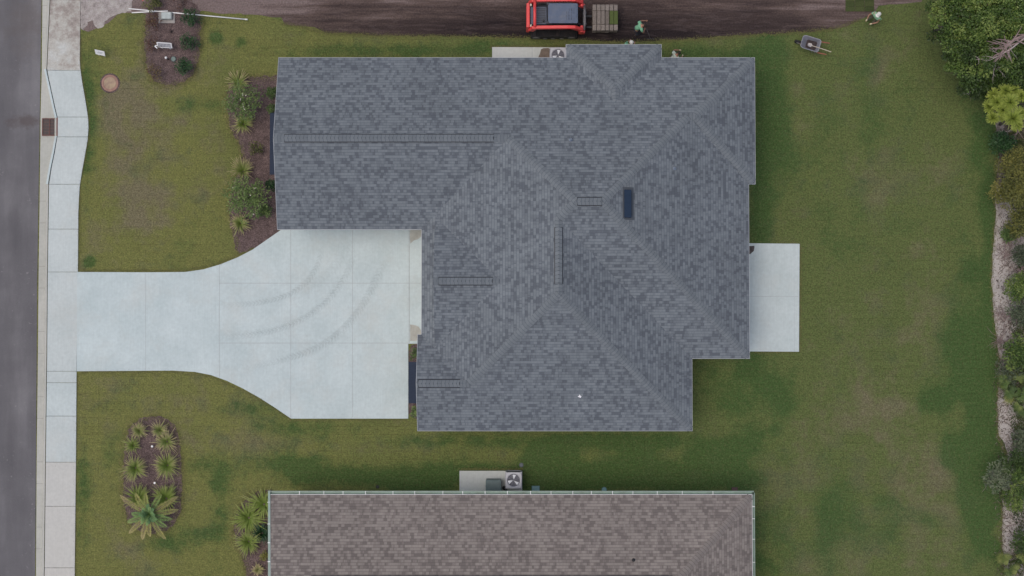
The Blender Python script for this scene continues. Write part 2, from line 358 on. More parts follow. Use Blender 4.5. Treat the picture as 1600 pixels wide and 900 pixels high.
# lush and dry turf: (u, v, ru, rv, strength)
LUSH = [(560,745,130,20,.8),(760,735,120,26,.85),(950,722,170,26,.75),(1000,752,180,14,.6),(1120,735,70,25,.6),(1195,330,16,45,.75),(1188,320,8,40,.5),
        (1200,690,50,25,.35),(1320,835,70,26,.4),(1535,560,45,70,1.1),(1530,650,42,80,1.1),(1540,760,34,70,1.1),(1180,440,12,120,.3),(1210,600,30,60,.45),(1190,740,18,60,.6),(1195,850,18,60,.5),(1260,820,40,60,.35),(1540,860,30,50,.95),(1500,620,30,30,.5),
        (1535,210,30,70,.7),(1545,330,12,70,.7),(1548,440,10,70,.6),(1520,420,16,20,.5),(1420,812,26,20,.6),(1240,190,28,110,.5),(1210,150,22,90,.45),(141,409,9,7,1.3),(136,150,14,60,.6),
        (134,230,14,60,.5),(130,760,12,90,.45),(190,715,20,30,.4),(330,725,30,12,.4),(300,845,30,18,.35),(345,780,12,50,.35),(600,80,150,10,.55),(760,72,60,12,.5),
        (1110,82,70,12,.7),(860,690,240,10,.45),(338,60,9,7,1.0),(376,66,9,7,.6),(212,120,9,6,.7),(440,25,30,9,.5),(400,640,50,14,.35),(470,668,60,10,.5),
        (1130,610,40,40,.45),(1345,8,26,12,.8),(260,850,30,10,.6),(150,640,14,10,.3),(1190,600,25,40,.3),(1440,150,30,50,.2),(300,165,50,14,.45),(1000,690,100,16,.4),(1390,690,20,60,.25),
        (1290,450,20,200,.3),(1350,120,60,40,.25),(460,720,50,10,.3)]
DRY = [(215,225,62,85,.95),(240,320,60,40,.6),(215,160,50,30,.6),(265,135,14,8,.5),(1400,540,45,55,.4),(1390,300,50,50,.35),(1350,640,60,45,.4),(1470,740,50,30,.3),(200,840,40,25,.4),
       (1300,860,40,30,.4),(180,600,60,10,.3),(590,700,100,12,.3),(820,745,8,8,.5),(1440,410,22,22,.4),(1370,110,22,25,.5),(250,300,40,30,.3),(1330,470,40,60,.2),(360,690,120,14,.25),
       (1370,760,110,40,.35),(240,620,70,8,.2),(1085,742,50,6,.4),(1000,745,30,5,.3),(330,215,12,30,.2),(1400,220,60,50,.25),(150,210,12,8,.35),(1540,720,6,6,.4)]
WX = X + (vnoise(X+500, Y+500, 2.1, 51)-0.5)*2.6 + (vnoise(X+500, Y+500, 0.9, 52)-0.5)*1.3; WY = Y + (vnoise(X+500, Y+500, 2.1, 53)-0.5)*2.0
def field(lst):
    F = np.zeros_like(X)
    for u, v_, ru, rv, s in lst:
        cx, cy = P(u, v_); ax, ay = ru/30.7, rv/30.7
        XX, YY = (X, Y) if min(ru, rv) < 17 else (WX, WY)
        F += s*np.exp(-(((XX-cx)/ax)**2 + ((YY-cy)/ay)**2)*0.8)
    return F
wob = (vnoise(X+500, Y+500, 2.3, 1) - 0.5)*0.45 + (vnoise(X+500, Y+500, 0.8, 2) - 0.5)*0.35
wob2 = (vnoise(X+500, Y+500, 2.9, 3) - 0.5)*0.5 + (vnoise(X+500, Y+500, 0.9, 4) - 0.5)*0.4
stripe = (vnoise(X*1.0+500, Y*0.12+500, 1.1, 31)-0.5)*np.clip((X-9)/4, 0, 1)*0.5
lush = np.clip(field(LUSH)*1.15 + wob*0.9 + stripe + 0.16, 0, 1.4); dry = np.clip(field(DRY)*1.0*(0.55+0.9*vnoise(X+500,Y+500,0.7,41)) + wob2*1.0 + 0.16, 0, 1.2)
yel = np.clip(0.62 - (X+6)/26 + wob*1.3, 0, 1)
Z = np.where(X < -23.2, -0.13, 0.0) + (vnoise(X+500, Y+500, 1.7, 9)-0.5)*0.0
nx, ny = X.shape
me = bpy.data.meshes.new('lawn')
vv = np.stack([X, Y, Z], -1).reshape(-1, 3)
ii = np.arange(nx*ny).reshape(nx, ny)
ff = np.stack([ii[:-1,:-1], ii[1:,:-1], ii[1:,1:], ii[:-1,1:]], -1).reshape(-1, 4)
me.from_pydata(vv.tolist(), [], ff.tolist()); me.materials.append(M['lawn'])
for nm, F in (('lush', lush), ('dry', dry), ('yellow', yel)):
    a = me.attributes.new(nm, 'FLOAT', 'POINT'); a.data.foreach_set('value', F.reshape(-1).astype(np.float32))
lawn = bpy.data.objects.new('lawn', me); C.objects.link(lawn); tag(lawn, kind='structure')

def jitter(poly, step, amp, seed=1, closed=True):
    rr = random.Random(seed); out = []
    for i in range(len(poly) if closed else len(poly)-1):
        a = Vector(poly[i]); b = Vector(poly[(i+1) % len(poly)]); L = (b-a).length; n = max(1, int(L/step))
        for k in range(n):
            p = a + (b-a)*(k/n)
            if k or amp < 0.2: p = p + Vector((rr.uniform(-amp, amp), rr.uniform(-amp, amp)))
            out.append((p.x, p.y))
    return out
def GP(pts): return [P(u, v) for u, v in pts]
def smooth_poly(pts, it=2):
    for _ in range(it):
        out = []
        for i in range(len(pts)):
            a = pts[i]; b = pts[(i+1) % len(pts)]
            out += [(a[0]*.75+b[0]*.25, a[1]*.75+b[1]*.25), (a[0]*.25+b[0]*.75, a[1]*.25+b[1]*.75)]
        pts = out
    return pts
def sheet(name, poly, z, mat, tone=0.0, kind='structure', thick=0.0):
    m = MB(); n = len(poly)
    # orientation: make faces point up
    area = sum(poly[i][0]*poly[(i+1) % n][1] - poly[(i+1) % n][0]*poly[i][1] for i in range(n))
    if area < 0: poly = poly[::-1]
    if thick: m.prism(poly, z-thick, z, tone)
    else: m.add([(x, y, z) for x, y in poly], [tuple(range(n))], tone)
    o = m.build(name, mat); tag(o, kind=kind)
    return o

sheet('road', [P(u, v, -0.12) for u, v in ((65,-300),(65,0),(62,200),(58,450),(55,900),(53,1200))] + [(-31.5, P(0,1200)[1]), (-31.5, P(0,-300)[1])], -0.12, M['asphalt'])
m = MB()   # stain on the road is a worn patch of its own
sheet('far_pavement', [(-33.6,-80),(-32,-80),(-32,80),(-33.6,80)], 0.02, M['conc'], 0, thick=0.2)
# gutter and kerb: a profile swept along the road edge
gl = [(66,-300),(65,0),(64,108),(63.7,124),(63,147),(62.4,170),(62,183),(62,214),(61.6,238),(61.3,262),(61,288),(59,430),(58,560),(56,722),(55,900),(53,1200)]
gr_ = [(79,-300),(78,0),(73,108),(76,124),(81,147),(86,170),(89,183),(89,214),(85,238),(80,262),(76,288),(74,430),(73,560),(71,722),(69,900),(67,1200)]
m = MB(); ring = []
for (a, b) in zip(gl, gr_):
    p = P(a[0], a[1]); q = P(b[0], b[1]); k = (Vector(q)-Vector(p)).length; kw = min(0.16, k*0.4)
    d = (Vector(q)-Vector(p)).normalized(); e = Vector(q) - d*kw; e2 = Vector(q) - d*(kw-0.07)
    ring.append([(p[0], p[1], -0.112), (e.x, e.y, -0.085), (e2.x, e2.y, 0.03), (q[0], q[1], 0.034)])
for i in range(len(ring)-1):
    for k in range(3): m.add([ring[i][k], ring[i+1][k], ring[i+1][k+1], ring[i][k+1]], [(0,1,2,3)], 0.25 if k else 0.1)
tag(m.build('kerb', M['conc_old']), kind='structure')
m = MB()
for i in range(-4, 60):
    v = i*34 + 8
    if 100 < v < 300: continue
    def xi(lst):
        for a, b in zip(lst[:-1], lst[1:]):
            if a[1] <= v <= b[1]: t = (v-a[1])/(b[1]-a[1]); return a[0]+(b[0]-a[0])*t
    if v > 1150 or v % 3 == 1: continue
    a, b = xi(gl), xi(gr_)
    p, q = P(a, v), P(b, v); m.add([(p[0],p[1]-.007,-0.108),(q[0]-.16,q[1]-.007,-0.08),(q[0]-.16,q[1]+.007,-0.08),(p[0],p[1]+.007,-0.108)], [(0,1,2,3)])
tag(m.build('kerb_joint', M['kjoint']), kind='structure')
m = MB()
for path in ([(72.5,108),(76,124),(81,147),(86,170),(89.5,184)], [(89.5,213),(85,238),(80,262),(75.5,288)]):
    pts = [Vector(P(*q)) for q in path]
    for i in range(len(pts)-1):
        d = (pts[i+1]-pts[i]).normalized(); n = Vector((d.y, -d.x)) if Vector((d.y, -d.x)).x < 0 else Vector((-d.y, d.x)); a, b = pts[i], pts[i+1]; o = n*.15
        m.add([(a.x,a.y,.01),(b.x,b.y,.01),(b.x,b.y,.075),(a.x,a.y,.075),(a.x+o.x,a.y+o.y,-.09),(b.x+o.x,b.y+o.y,-.09),(b.x+o.x*.7,b.y+o.y*.7,.06),(a.x+o.x*.7,a.y+o.y*.7,.06)], [(0,1,2,3),(3,2,6,7),(7,6,5,4),(0,3,7,4),(1,5,6,2)], 0.0)
tag(m.build('raised_kerb', M['conc']), kind='structure')
# sidewalk: slabs cast one after another with open joints between them
swl = gr_; swr = [(128,-300),(126,0),(125,95),(126,108),(128.5,127),(132,147),(135.5,168),(138,185),(138.6,200),(137.3,218),(133,243),(128.5,268),(124.8,292),(122.8,330),(122,425),(120,580),(119,722),(117,900),(115,1200)]
def xat(lst, v):
    for a, b in zip(lst[:-1], lst[1:]):
        if a[1] <= v <= b[1]: t = (v-a[1])/(b[1]-a[1]); return a[0]+(b[0]-a[0])*t
cuts = [-300,-200,-100,0,110,183,214,288,358,425,580,598,650,722,791,887,980,1080,1180]
m = MB(); md_ = MB()
for a, b in zip(cuts[:-1], cuts[1:]):
    sub = sorted(set([a, b] + [c[1] for c in gr_+swr if a < c[1] < b]))
    L = [P(xat(swl, v)+1.0, v) for v in sub]; Rr = [P(xat(swr, v), v) for v in sub]
    L[0] = (L[0][0], L[0][1]-.008); Rr[0] = (Rr[0][0], Rr[0][1]-.008); L[-1] = (L[-1][0], L[-1][1]+.008); Rr[-1] = (Rr[-1][0], Rr[-1][1]+.008)
    tone = {-300:.8,-200:.8,-100:.8,0:.62,722:.75,791:.8,887:.85,980:.8,1080:.8}.get(a, 0.25 if a != 598 else 0.15)
    (m if a >= 110 else md_).prism(L + Rr[::-1], -0.14, 0.04, tone)
tag(m.build('sidewalk', M['conc'], bevel=0.008), kind='structure'); tag(md_.build('sidewalk', M['conc_dirty'], bevel=0.008), kind='structure')
# driveway
drv = [(121,425),(230,425.5),(290,425),(318,421),(345,413),(372,402),(395,390),(418,374),(441,358),(659,357.5),(659,440),(658,537),(638,537),(638,654),(455,654),(430,637),(405,621),(380,607),(355,595),(330,586),(305,581),(270,579),(120.5,580)]
sheet('driveway', GP(drv)[::-1], 0.044, M['conc'], 0, thick=0.15)
m = MB()
def strip(a, b, w, z, tone=0.5):
    a = Vector(P(*a)); b = Vector(P(*b)); d = (b-a).normalized(); n = Vector((-d.y, d.x))*w/2
    m.add([(a.x-n.x,a.y-n.y,z),(b.x-n.x,b.y-n.y,z),(b.x+n.x,b.y+n.y,z),(a.x+n.x,a.y+n.y,z)], [(0,1,2,3)], tone)
for a, b, w_ in (((228,427),(228,578),.014),((343,414),(343,590),.02),((454.5,359),(454.5,652),.02),((551,359),(551,652),.02),((343,442.5),(638.5,442.5),.022),
              ((640.5,442.5),(657,442.5),.022),((343,536),(638,536),.022),((639.5,358),(639.5,536),.035)):
    strip(a, b, w_, 0.0475)
tag(m.build('driveway_joint', M['joint']), kind='structure')
# tyre prints left on the driveway by the loader's tracks
def print_mat():
    t = NT('track_dust'); tc = t.n('TexCoord'); sp = t.n('SeparateXYZ'); t.l(tc.outputs['UV'], sp.inputs[0]); u, v_ = sp.outputs[0], sp.outputs[1]
    a = t.n('Attribute', attribute_name='tone').outputs['Fac']
    side = t.math('ABSOLUTE', t.math('SUBTRACT', v_, 0.5))
    wv = t.math('SINE', t.math('MULTIPLY', t.math('ADD', u, t.math('MULTIPLY', side, 0.35)), 34.0))
    lug = t.ramp(t.math('ADD', t.math('MULTIPLY', wv, 0.5), 0.5), [(0.3, 0.25), (0.7, 1.0)])
    edge = t.ramp(side, [(0.30, 1.0), (0.5, 0.0)])
    n = t.ramp(t.noise(tc.outputs['Object'], 2.5, 5, .7), [(0.3, 0.25), (0.65, 1.0)])
    f = t.math('MULTIPLY', t.math('MULTIPLY', lug, edge), t.math('MULTIPLY', n, a))
    m = t.out((0.20,0.215,0.215), 0.95, 0, .1); tr = t.n('BsdfTransparent'); mx = t.n('MixShader'); t.l(t.math('MULTIPLY', f, 0.15), mx.inputs[0])
    t.l(tr.outputs[0], mx.inputs[1]); t.l(t.b.outputs[0], mx.inputs[2]); t.l(mx.outputs[0], t.t.nodes['Material Output'].inputs[0]); return m
M['print'] = print_mat()
def bez(p, n):
    out = []
    for i in range(n+1):
        t = i/n; q = [Vector(a) for a in p]
        while len(q) > 1: q = [q[k]*(1-t)+q[k+1]*t for k in range(len(q)-1)]
        out.append(q[0])
    return out
for path, dens, wd in (([(335,476),(445,480),(500,450),(503,380)], .95, .34), ([(325,527),(470,532),(540,468),(556,385)], .9, .36), ([(335,519),(450,530),(522,478),(538,415)], .45, .3), ([(400,566),(545,560),(572,470),(612,385)], .7, .5),
                   ([(340,573),(480,577),(560,520),(592,420)], .4, .34), ([(440,470),(520,440),(540,400),(545,370)], .35, .6)):
    m = MB(); pts = [Vector(P(*q)) for q in bez(path, 90)]; s_ = 0; N_ = len(pts)
    for i in range(N_-1):
        d = (pts[i+1]-pts[i]); L = d.length; d.normalize(); n = Vector((-d.y, d.x))*wd/2; d2 = (pts[min(i+2, N_-1)]-pts[i+1]); d2 = d2.normalized() if d2.length > 1e-6 else d; n2 = Vector((-d2.y, d2.x))*wd/2
        f0 = dens*min(1, math.sin(math.pi*i/(N_-1))*1.6); f1 = dens*min(1, math.sin(math.pi*(i+1)/(N_-1))*1.6); z = .0462+.0004*dens
        fi = len(m.f); m.add([tuple(pts[i]-n)+(z,), tuple(pts[i+1]-n2)+(z,), tuple(pts[i+1]+n2)+(z,), tuple(pts[i]+n)+(z,)], [(0,1,2,3)], [f0,f1,f1,f0]); m.uv[fi] = [(s_,0),(s_+L,0),(s_+L,1),(s_,1)]; s_ += L
    tag(m.build('track_print', M['print']), kind='structure')
M['wet'] = plain('damp_stain', (0.37,0.365,0.32), 0.8, var=0.2, scale=3)
sheet('apron_stain', jitter(GP([(640.8,358.5),(658.6,358.5),(658.6,369),(653,374),(647,376),(640.8,381)]), .15, .015, 2), 0.0478, M['wet'])
sheet('apron_stain', jitter(GP([(640.8,507),(650,508),(655,511),(658.2,516),(658.2,529),(649,533),(640.8,533)]), .15, .015, 3), 0.0478, M['wet'])
# patio slab behind, pads at the sides
sheet('patio', GP([(1150,380),(1249,381),(1248,549.5),(1150,549)])[::-1], 0.06, M['conc'], 0.12, thick=0.1)
m = MB(); strip((1171,463), (1247,463.5), 0.018, 0.0635); strip((1242,382),(1241,549),.008,.0635)
tag(m.build('patio_joint', M['joint']), kind='structure')
sheet('patio_stain', jitter(GP([(1170,384),(1179,384),(1177,392),(1172,397),(1169,397)]), .1, .02, 4), 0.064, M['stain'])
sheet('equipment_pad', GP([(769,74),(886,74.5),(886,100),(769,100)])[::-1], 0.07, M['conc'], 0.55, thick=0.1)
m = MB(); strip((831.5,74.5),(831.5,95),.02,.0735); tag(m.build('pad_joint', M['joint']), kind='structure')
sheet('pad_soil_stain', jitter(smooth_poly(GP([(846,75),(861,75),(862,95),(840,95),(842,86)]), 1), .12, .03, 4), 0.0745, plain('spilled_soil', (0.16,0.125,0.1), .95, var=.3, scale=9))
sheet('neighbour_pad', GP([(718,735.5),(816,735.5),(816,790),(718,790)])[::-1], 0.07, M['conc'], 0.5, thick=0.1)

# bare soil of the lot being graded
dirt = [(126,46),(122,30),(126,-20),(122,-420),(1500,-420),(1450,-60),(1440,4),(1400,6),(1372,8),(1366,22),(1345,30),(1322,40),(1290,47),(1240,51),(1150,56),(1060,62),(1000,65.5),(950,66),(880,61),(800,58),(700,57),(600,55.5),(545,53),(510,51),(492,43),(470,40),(446,37),(438,28),(400,23),(340,20),(315,18),(300,22),(232,22),(205,19),(185,22),(170,36),(150,44),(138,50)]
dp = jitter(GP(dirt)[::-1], 0.28, 0.05, 11)
sheet('bare_soil', dp, 0.006, M['dirt'])
# dry sandy spill at the corner by the sidewalk
def soft_sheet(name, px, z, mat, tf, step=.25, amp=.05, seed=1):
    poly = jitter(GP(px), step, amp, seed); n = len(poly)
    area = sum(poly[i][0]*poly[(i+1) % n][1] - poly[(i+1) % n][0]*poly[i][1] for i in range(n))
    if area < 0: poly = poly[::-1]
    m = MB(); m.add([(x, y, z) for x, y in poly], [tuple(range(n))], [tf(x, y) for x, y in poly])
    return tag(m.build(name, mat), kind='structure')
soft_sheet('sand_spill', [(126,44),(124,-60),(215,-60),(205,17),(183,22),(168,30),(160,44),(150,42),(145,32),(138,36),(131,48)], 0.011, M['sand'], lambda x, y: 0.30, .14, .06)
# freshly laid sod square and the strip beside it
m = MB()
for i in range(3):
    for j in range(4):
        a = P(1321+15*i, 18-8*j); b = P(1335.4+15*i, 10.3-8*j); m.rbox((min(a[0],b[0]), min(a[1],b[1]), 0.0), (max(a[0],b[0]), max(a[1],b[1]), 0.035), .015, random.random(), 2)
M['sod_green'] = toned('sod_green', [(0, (0.052,0.068,0.026)), (1, (0.085,0.10,0.038))], .95, .5, 26, .1)
tag(m.build('new_sod', M['sod_green']), kind='structure')
# sandy clearing edge and forest floor on the east side
sandp = [(1500,-300),(1500,0),(1510,60),(1540,120),(1551,170),(1558,215),(1560,240),(1555,300),(1556,335),(1551,400),(1549,440),(1552,480),(1556,520),(1562,560),(1561,600),(1559,640),(1560,682),(1571,694),(1575,716),(1571,742),(1567,770),(1566,850),(1569,900),(1569,1300)]
poly = jitter(GP(sandp), .2, .035, 21, closed=False)
m = MB(); nrow = len(poly); cols = [0, .5, 1.0, 1.5, 2.2, 3.2, 6, 20, 120]
tonev = [.15, .05, .12, .42, .58, .68, .8, .85, .9]
vs_ = []; tn = []
for i, (x, y) in enumerate(poly):
    for k, c in enumerate(cols):
        vs_.append((x+c, y, 0.008)); tt = tonev[k]
        px_v = 450 - (y-1.9)*30.9
        if px_v < 285: tt = min(1, tt+.55)
        elif px_v < 330: tt += .25
        elif px_v > 735 and px_v < 800 and k > 0: tt += .25
        elif 560 < px_v < 620: tt += .4
        elif px_v > 620 and k > 2: tt -= .25
        tn.append(tt)
nc = len(cols); fs = []
for i in range(nrow-1):
    for k in range(nc-1): a = i*nc+k; fs.append((a, a+nc, a+nc+1, a+1))
m.add(vs_, fs, tn); tag(m.build('sandy_ground', M['sand']), kind='structure')

# mulch beds
def bed(name, px, seed): sheet(name, jitter(smooth_poly(GP(px), 2), .11, .06, seed), 0.016, M['mulch'])
bed('mulch_bed', [(230,-2),(227,40),(226,90),(232,118),(248,131),(266,134),(288,129),(303,115),(311,90),(314,50),(313,-2)], 1)
bed('mulch_bed', [(360,122),(433,118),(446,118),(446,372),(400,385),(370,400),(366,370),(358,340),(357,318),(362,290),(378,262),(379,240),(372,222),(361,205),(355,180),(355,145)], 2)
bed('mulch_bed', [(240,648),(262,653),(276,668),(282,700),(284,750),(284,795),(274,818),(252,834),(225,834),(203,822),(193,790),(193,740),(194,700),(202,668),(218,653)], 3)
bed('mulch_bed', [(370,800),(382,782),(400,768),(440,764),(440,1000),(388,1000),(386,900),(378,865),(364,835)], 4)
bed('mulch_bed', [(637,536),(637,600),(637,654),(670,654),(670,536)], 5)

# ---------------------------------------------------------------- houses
EZ, PITCH = 2.6, 0.42
def zr(r): return EZ + PITCH*r
SL = math.sqrt(1+PITCH**2)
def roof_faces(m, faces):
    for k, (poly, ax) in enumerate(faces):
        vs_ = [(x, y, zr(r)) for x, y, r in poly]
        a = Vector(vs_[0]); n = Vector((0,0,0))
        for i in range(1, len(vs_)-1): n += (Vector(vs_[i])-a).cross(Vector(vs_[i+1])-a)
        if n.z < 0: poly = poly[::-1]; vs_ = vs_[::-1]
        fi = len(m.f); m.add(vs_, [tuple(range(len(vs_)))], 0.5)
        m.uv[fi] = [((x if ax == 'x' else y)*1.0 + 37.3*k, r*SL) for x, y, r in poly]
def roof_under(m, loop, drop):          # closing skirt below the eaves and a flat soffit
    n = len(loop)
    for i in range(n):
        (x0,y0,r0), (x1,y1,r1) = loop[i], loop[(i+1) % n]
        m.add([(x0,y0,zr(r0)),(x1,y1,zr(r1)),(x1,y1,zr(r1)-drop),(x0,y0,zr(r0)-drop)], [(0,3,2,1)], 0.5)
def boards(m, loop, w, h, dz=0.0):
    n = len(loop)
    for i in range(n):
        a = Vector((loop[i][0], loop[i][1], zr(loop[i][2])+dz)); b = Vector((loop[(i+1) % n][0], loop[(i+1) % n][1], zr(loop[(i+1) % n][2])+dz))
        d = (b-a); d2 = Vector((d.x, d.y, 0)).normalized(); o = Vector((d2.y, -d2.x, 0))*w; dn = Vector((0,0,-h)); e = d2*w
        p = [a-e*0, b+e*0, b+o+e, a+o-e]
        m.add([tuple(q) for q in p] + [tuple(q+dn) for q in p], [(0,3,2,1),(4,5,6,7),(3,7,6,2),(0,1,5,4),(0,4,7,3),(1,2,6,5)], 0.5)
def caps(m, a, b, kind, w=0.18, lift=0.0, step=0.165):
    """cap shingles from the low end a to the high end b (each (x, y, run))"""
    A = Vector((a[0], a[1], zr(a[2])+lift)); B = Vector((b[0], b[1], zr(b[2])+lift)); D = B-A; L = D.length; D.normalize()
    h = Vector((D.x, D.y, 0)).normalized(); n = Vector((-h.y, h.x, 0)); drop = PITCH*w*(1.0 if kind == 'ridge' else 0.7071)
    k = int(L/step); rr = random.Random(int(abs(a[0]*100)+abs(a[1]*31)))
    for i in range(k+1):
        s0 = i*step + (.10 if kind == 'hip' and a[2] == 0 and i == 0 else 0); s1 = min(L+.03, s0+step*1.25); t = rr.uniform(.5, 1.0)
        p0 = A + D*s0 + Vector((0,0,.024)); pm = A + D*(s0+.014) + Vector((0,0,.0238)); p1 = A + D*s1 + Vector((0,0,.010))
        for s in (-1, 1):
            e = n*s*w + Vector((0,0,-drop))
            # front lip bows towards the eave
            lo = D*(-0.018)
            q = [p0+lo*0, p0+e+D*.03, pm+e+D*.03, pm]
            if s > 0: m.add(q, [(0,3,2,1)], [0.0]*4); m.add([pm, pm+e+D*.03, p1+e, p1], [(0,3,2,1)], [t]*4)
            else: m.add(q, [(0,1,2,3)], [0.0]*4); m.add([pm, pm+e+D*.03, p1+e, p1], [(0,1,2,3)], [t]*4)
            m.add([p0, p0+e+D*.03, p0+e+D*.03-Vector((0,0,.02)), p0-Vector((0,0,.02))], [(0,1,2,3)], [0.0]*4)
def vent(house, mcap, x0, y0, x1, y1, run):
    b = MB(); d = Vector((x1-x0, y1-y0, 0)); L = d.length; d.normalize(); n = Vector((-d.y, d.x, 0)); w = 0.203
    pr = []
    for q in (Vector((x0, y0, zr(run))), Vector((x1, y1, zr(run)))):
        pr.append([q - n*w + Vector((0,0,-PITCH*w+.004)), q - n*w + Vector((0,0,-PITCH*w+.03)), q + Vector((0,0,.036)), q + n*w + Vector((0,0,-PITCH*w+.03)), q + n*w + Vector((0,0,-PITCH*w+.004))])
    b.add(pr[0]+pr[1], [(0,1,6,5),(1,2,7,6),(2,3,8,7),(3,4,9,8),(4,3,2,1,0),(5,6,7,8,9)])
    o = b.build('ridge_vent', M['black'], house, world=True)
    c = MB(); caps(c, (x0-d.x*.01, y0-d.y*.01, run), (x1-d.x*.03, y1-d.y*.03, run), 'ridge', 0.168, 0.022, 0.185)
    c.build('vent_cap', mcap, o, world=False) if False else None
    oc = c.build('vent_cap', mcap, None); oc.parent = o; oc.location = (-house.location.x, -house.location.y, -house.location.z)
    return o
def inset(loop, d):
    n = len(loop); out = []
    for i in range(n):
        p, c, q = Vector(loop[i-1][:2]), Vector(loop[i][:2]), Vector(loop[(i+1) % n][:2])
        a = (c-p).normalized(); b = (q-c).normalized(); out.append((c.x + d*(-a.y-b.y), c.y + d*(a.x+b.x)))
    return out
def walls(house, lp, h, mat):
    m = MB(); n = len(lp)
    for i in range(n):
        a, b = lp[i], lp[(i+1) % n]; m.add([(a[0],a[1],0),(b[0],b[1],0),(b[0],b[1],h),(a[0],a[1],h)], [(0,1,2,3)])
    return m
def window(house, x, y, z0, z1, w, face):        # face: outward unit direction
    f = Vector(face); s = Vector((-f.y, f.x))
    def bx(m, a0, a1, z0_, z1_, d0, d1):
        p = [Vector((x, y)) + s*a + f*d for a in (a0, a1) for d in (d0, d1)]
        m.box((min(q.x for q in p), min(q.y for q in p), z0_), (max(q.x for q in p), max(q.y for q in p), z1_))
    m = MB(); t = .07
    bx(m, -w/2-t, w/2+t, z1, z1+t, 0.003, .05); bx(m, -w/2-t, w/2+t, z0-t, z0, 0.003, .06); bx(m, -w/2-t, -w/2, z0, z1, 0.003, .05); bx(m, w/2, w/2+t, z0, z1, 0.003, .05); bx(m, -w/2, w/2, (z0+z1)/2-.02, (z0+z1)/2+.02, .012, .04)
    o = m.build('window', M['white'], house, world=True)
    g = MB(); bx(g, -w/2, w/2, z0, z1, 0.003, .012); gg = g.build('pane', M['glass'], None); gg.parent = o; gg.location = (-house.location.x, -house.location.y, 0)

house = thing('house', 'large single-storey house with dark grey shingled hip roof and three ridge directions', 'house', (0, 4, 0))
F = [
 ([(-11.45,13.15,0),(-11.36,8.935,4.215),(-.195,8.935,4.215),(2.96,5.78,7.37),(4.21,5.78,7.37),(8.48,10.05,3.1),(8.81,10.05,3.1),(11.91,13.15,0),(7.33,13.15,0),(5.0,10.82,2.33),(2.67,13.15,0)], 'x'),
 ([(2.67,13.8,0),(5,11.47,2.33),(7.33,13.8,0)], 'x'),
 ([(2.67,13.8,0),(5,11.47,2.33),(5,10.82,2.33),(2.67,13.15,0)], 'y'),
 ([(7.33,13.8,0),(5,11.47,2.33),(5,10.82,2.33),(7.33,13.15,0)], 'y'),
 ([(11.91,13.15,0),(8.81,10.05,3.1),(11.91,6.95,0)], 'y'),
 ([(11.91,6.95,0),(8.81,10.05,3.1),(8.48,10.05,3.1),(11.58,6.95,0)], 'x'),
 ([(11.58,6.95,0),(8.48,10.05,3.1),(4.21,5.78,7.37),(11.58,-1.59,0)], 'y'),
 ([(11.58,-1.59,0),(4.21,5.78,7.37),(2.96,5.78,7.37),(2.18,5.0,6.59),(8.77,-1.59,0)], 'x'),
 ([(8.77,-1.59,0),(2.18,5.0,6.59),(2.18,1.48,6.59),(8.77,-5.11,0)], 'y'),
 ([(8.77,-5.11,0),(2.18,1.48,6.59),(-2.075,-2.775,2.335),(-4.59,-2.775,2.335),(-4.59,-5.11,0)], 'x'),
 ([(-4.59,-2.775,2.335),(-2.075,-2.775,2.335),(-4.41,-.44,0),(-4.59,-.44,0)], 'x'),
 ([(-11.36,8.935,4.215),(-11.47,4.72,0),(-4.41,4.72,0),(-.195,8.935,4.215)], 'x'),
 ([(-4.41,4.72,0),(-.195,8.935,4.215),(2.96,5.78,7.37),(2.18,5.0,6.59),(2.18,1.48,6.59),(-2.075,-2.775,2.335),(-4.41,-.44,0)], 'y'),
 ([(-3.75,5.33,.66),(-3.75,2.12,3.87),(-.54,2.12,3.87)], 'x'),
 ([(-3.75,-1.09,.66),(-3.75,2.12,3.87),(-.54,2.12,3.87)], 'x'),
]
m = MB(); roof_faces(m, F)
LOOP = [(-4.59,-5.11,0),(8.77,-5.11,0),(8.77,-1.59,0),(11.58,-1.59,0),(11.58,6.95,0),(11.91,6.95,0),(11.91,13.15,0),(7.33,13.15,0),(7.33,13.8,0),(2.67,13.8,0),(2.67,13.15,0),(-11.45,13.15,0),(-11.36,8.935,4.215),(-11.47,4.72,0),(-4.41,4.72,0),(-4.41,-.44,0),(-4.59,-.44,0),(-4.59,-2.775,2.335)]
roof_under(m, LOOP, .04)
m.build('roof', M['shingle'], house, world=True)
m = MB(); boards(m, LOOP, .022, .17, -.012); m.build('fascia', M['fascia'], house, world=True)
EL = [p for p in LOOP if p[2] == 0 and p != (-4.41,-.44,0) and p != (-4.41,4.72,0)]
RECT = [(-4.59,-5.11),(8.77,-5.11),(8.77,-1.59),(11.58,-1.59),(11.58,6.95),(11.91,6.95),(11.91,13.15),(7.33,13.15),(7.33,13.8),(2.67,13.8),(2.67,13.15),(-11.45,13.15),(-11.45,4.72),(-4.41,4.72),(-4.41,-.44),(-4.59,-.44)]
W1 = inset(RECT, .4)
m = MB(); m.prism(RECT, 2.36, 2.385); m.build('soffit', M['white'], house, world=True)
mw = walls(house, W1, 2.36, M['siding'])
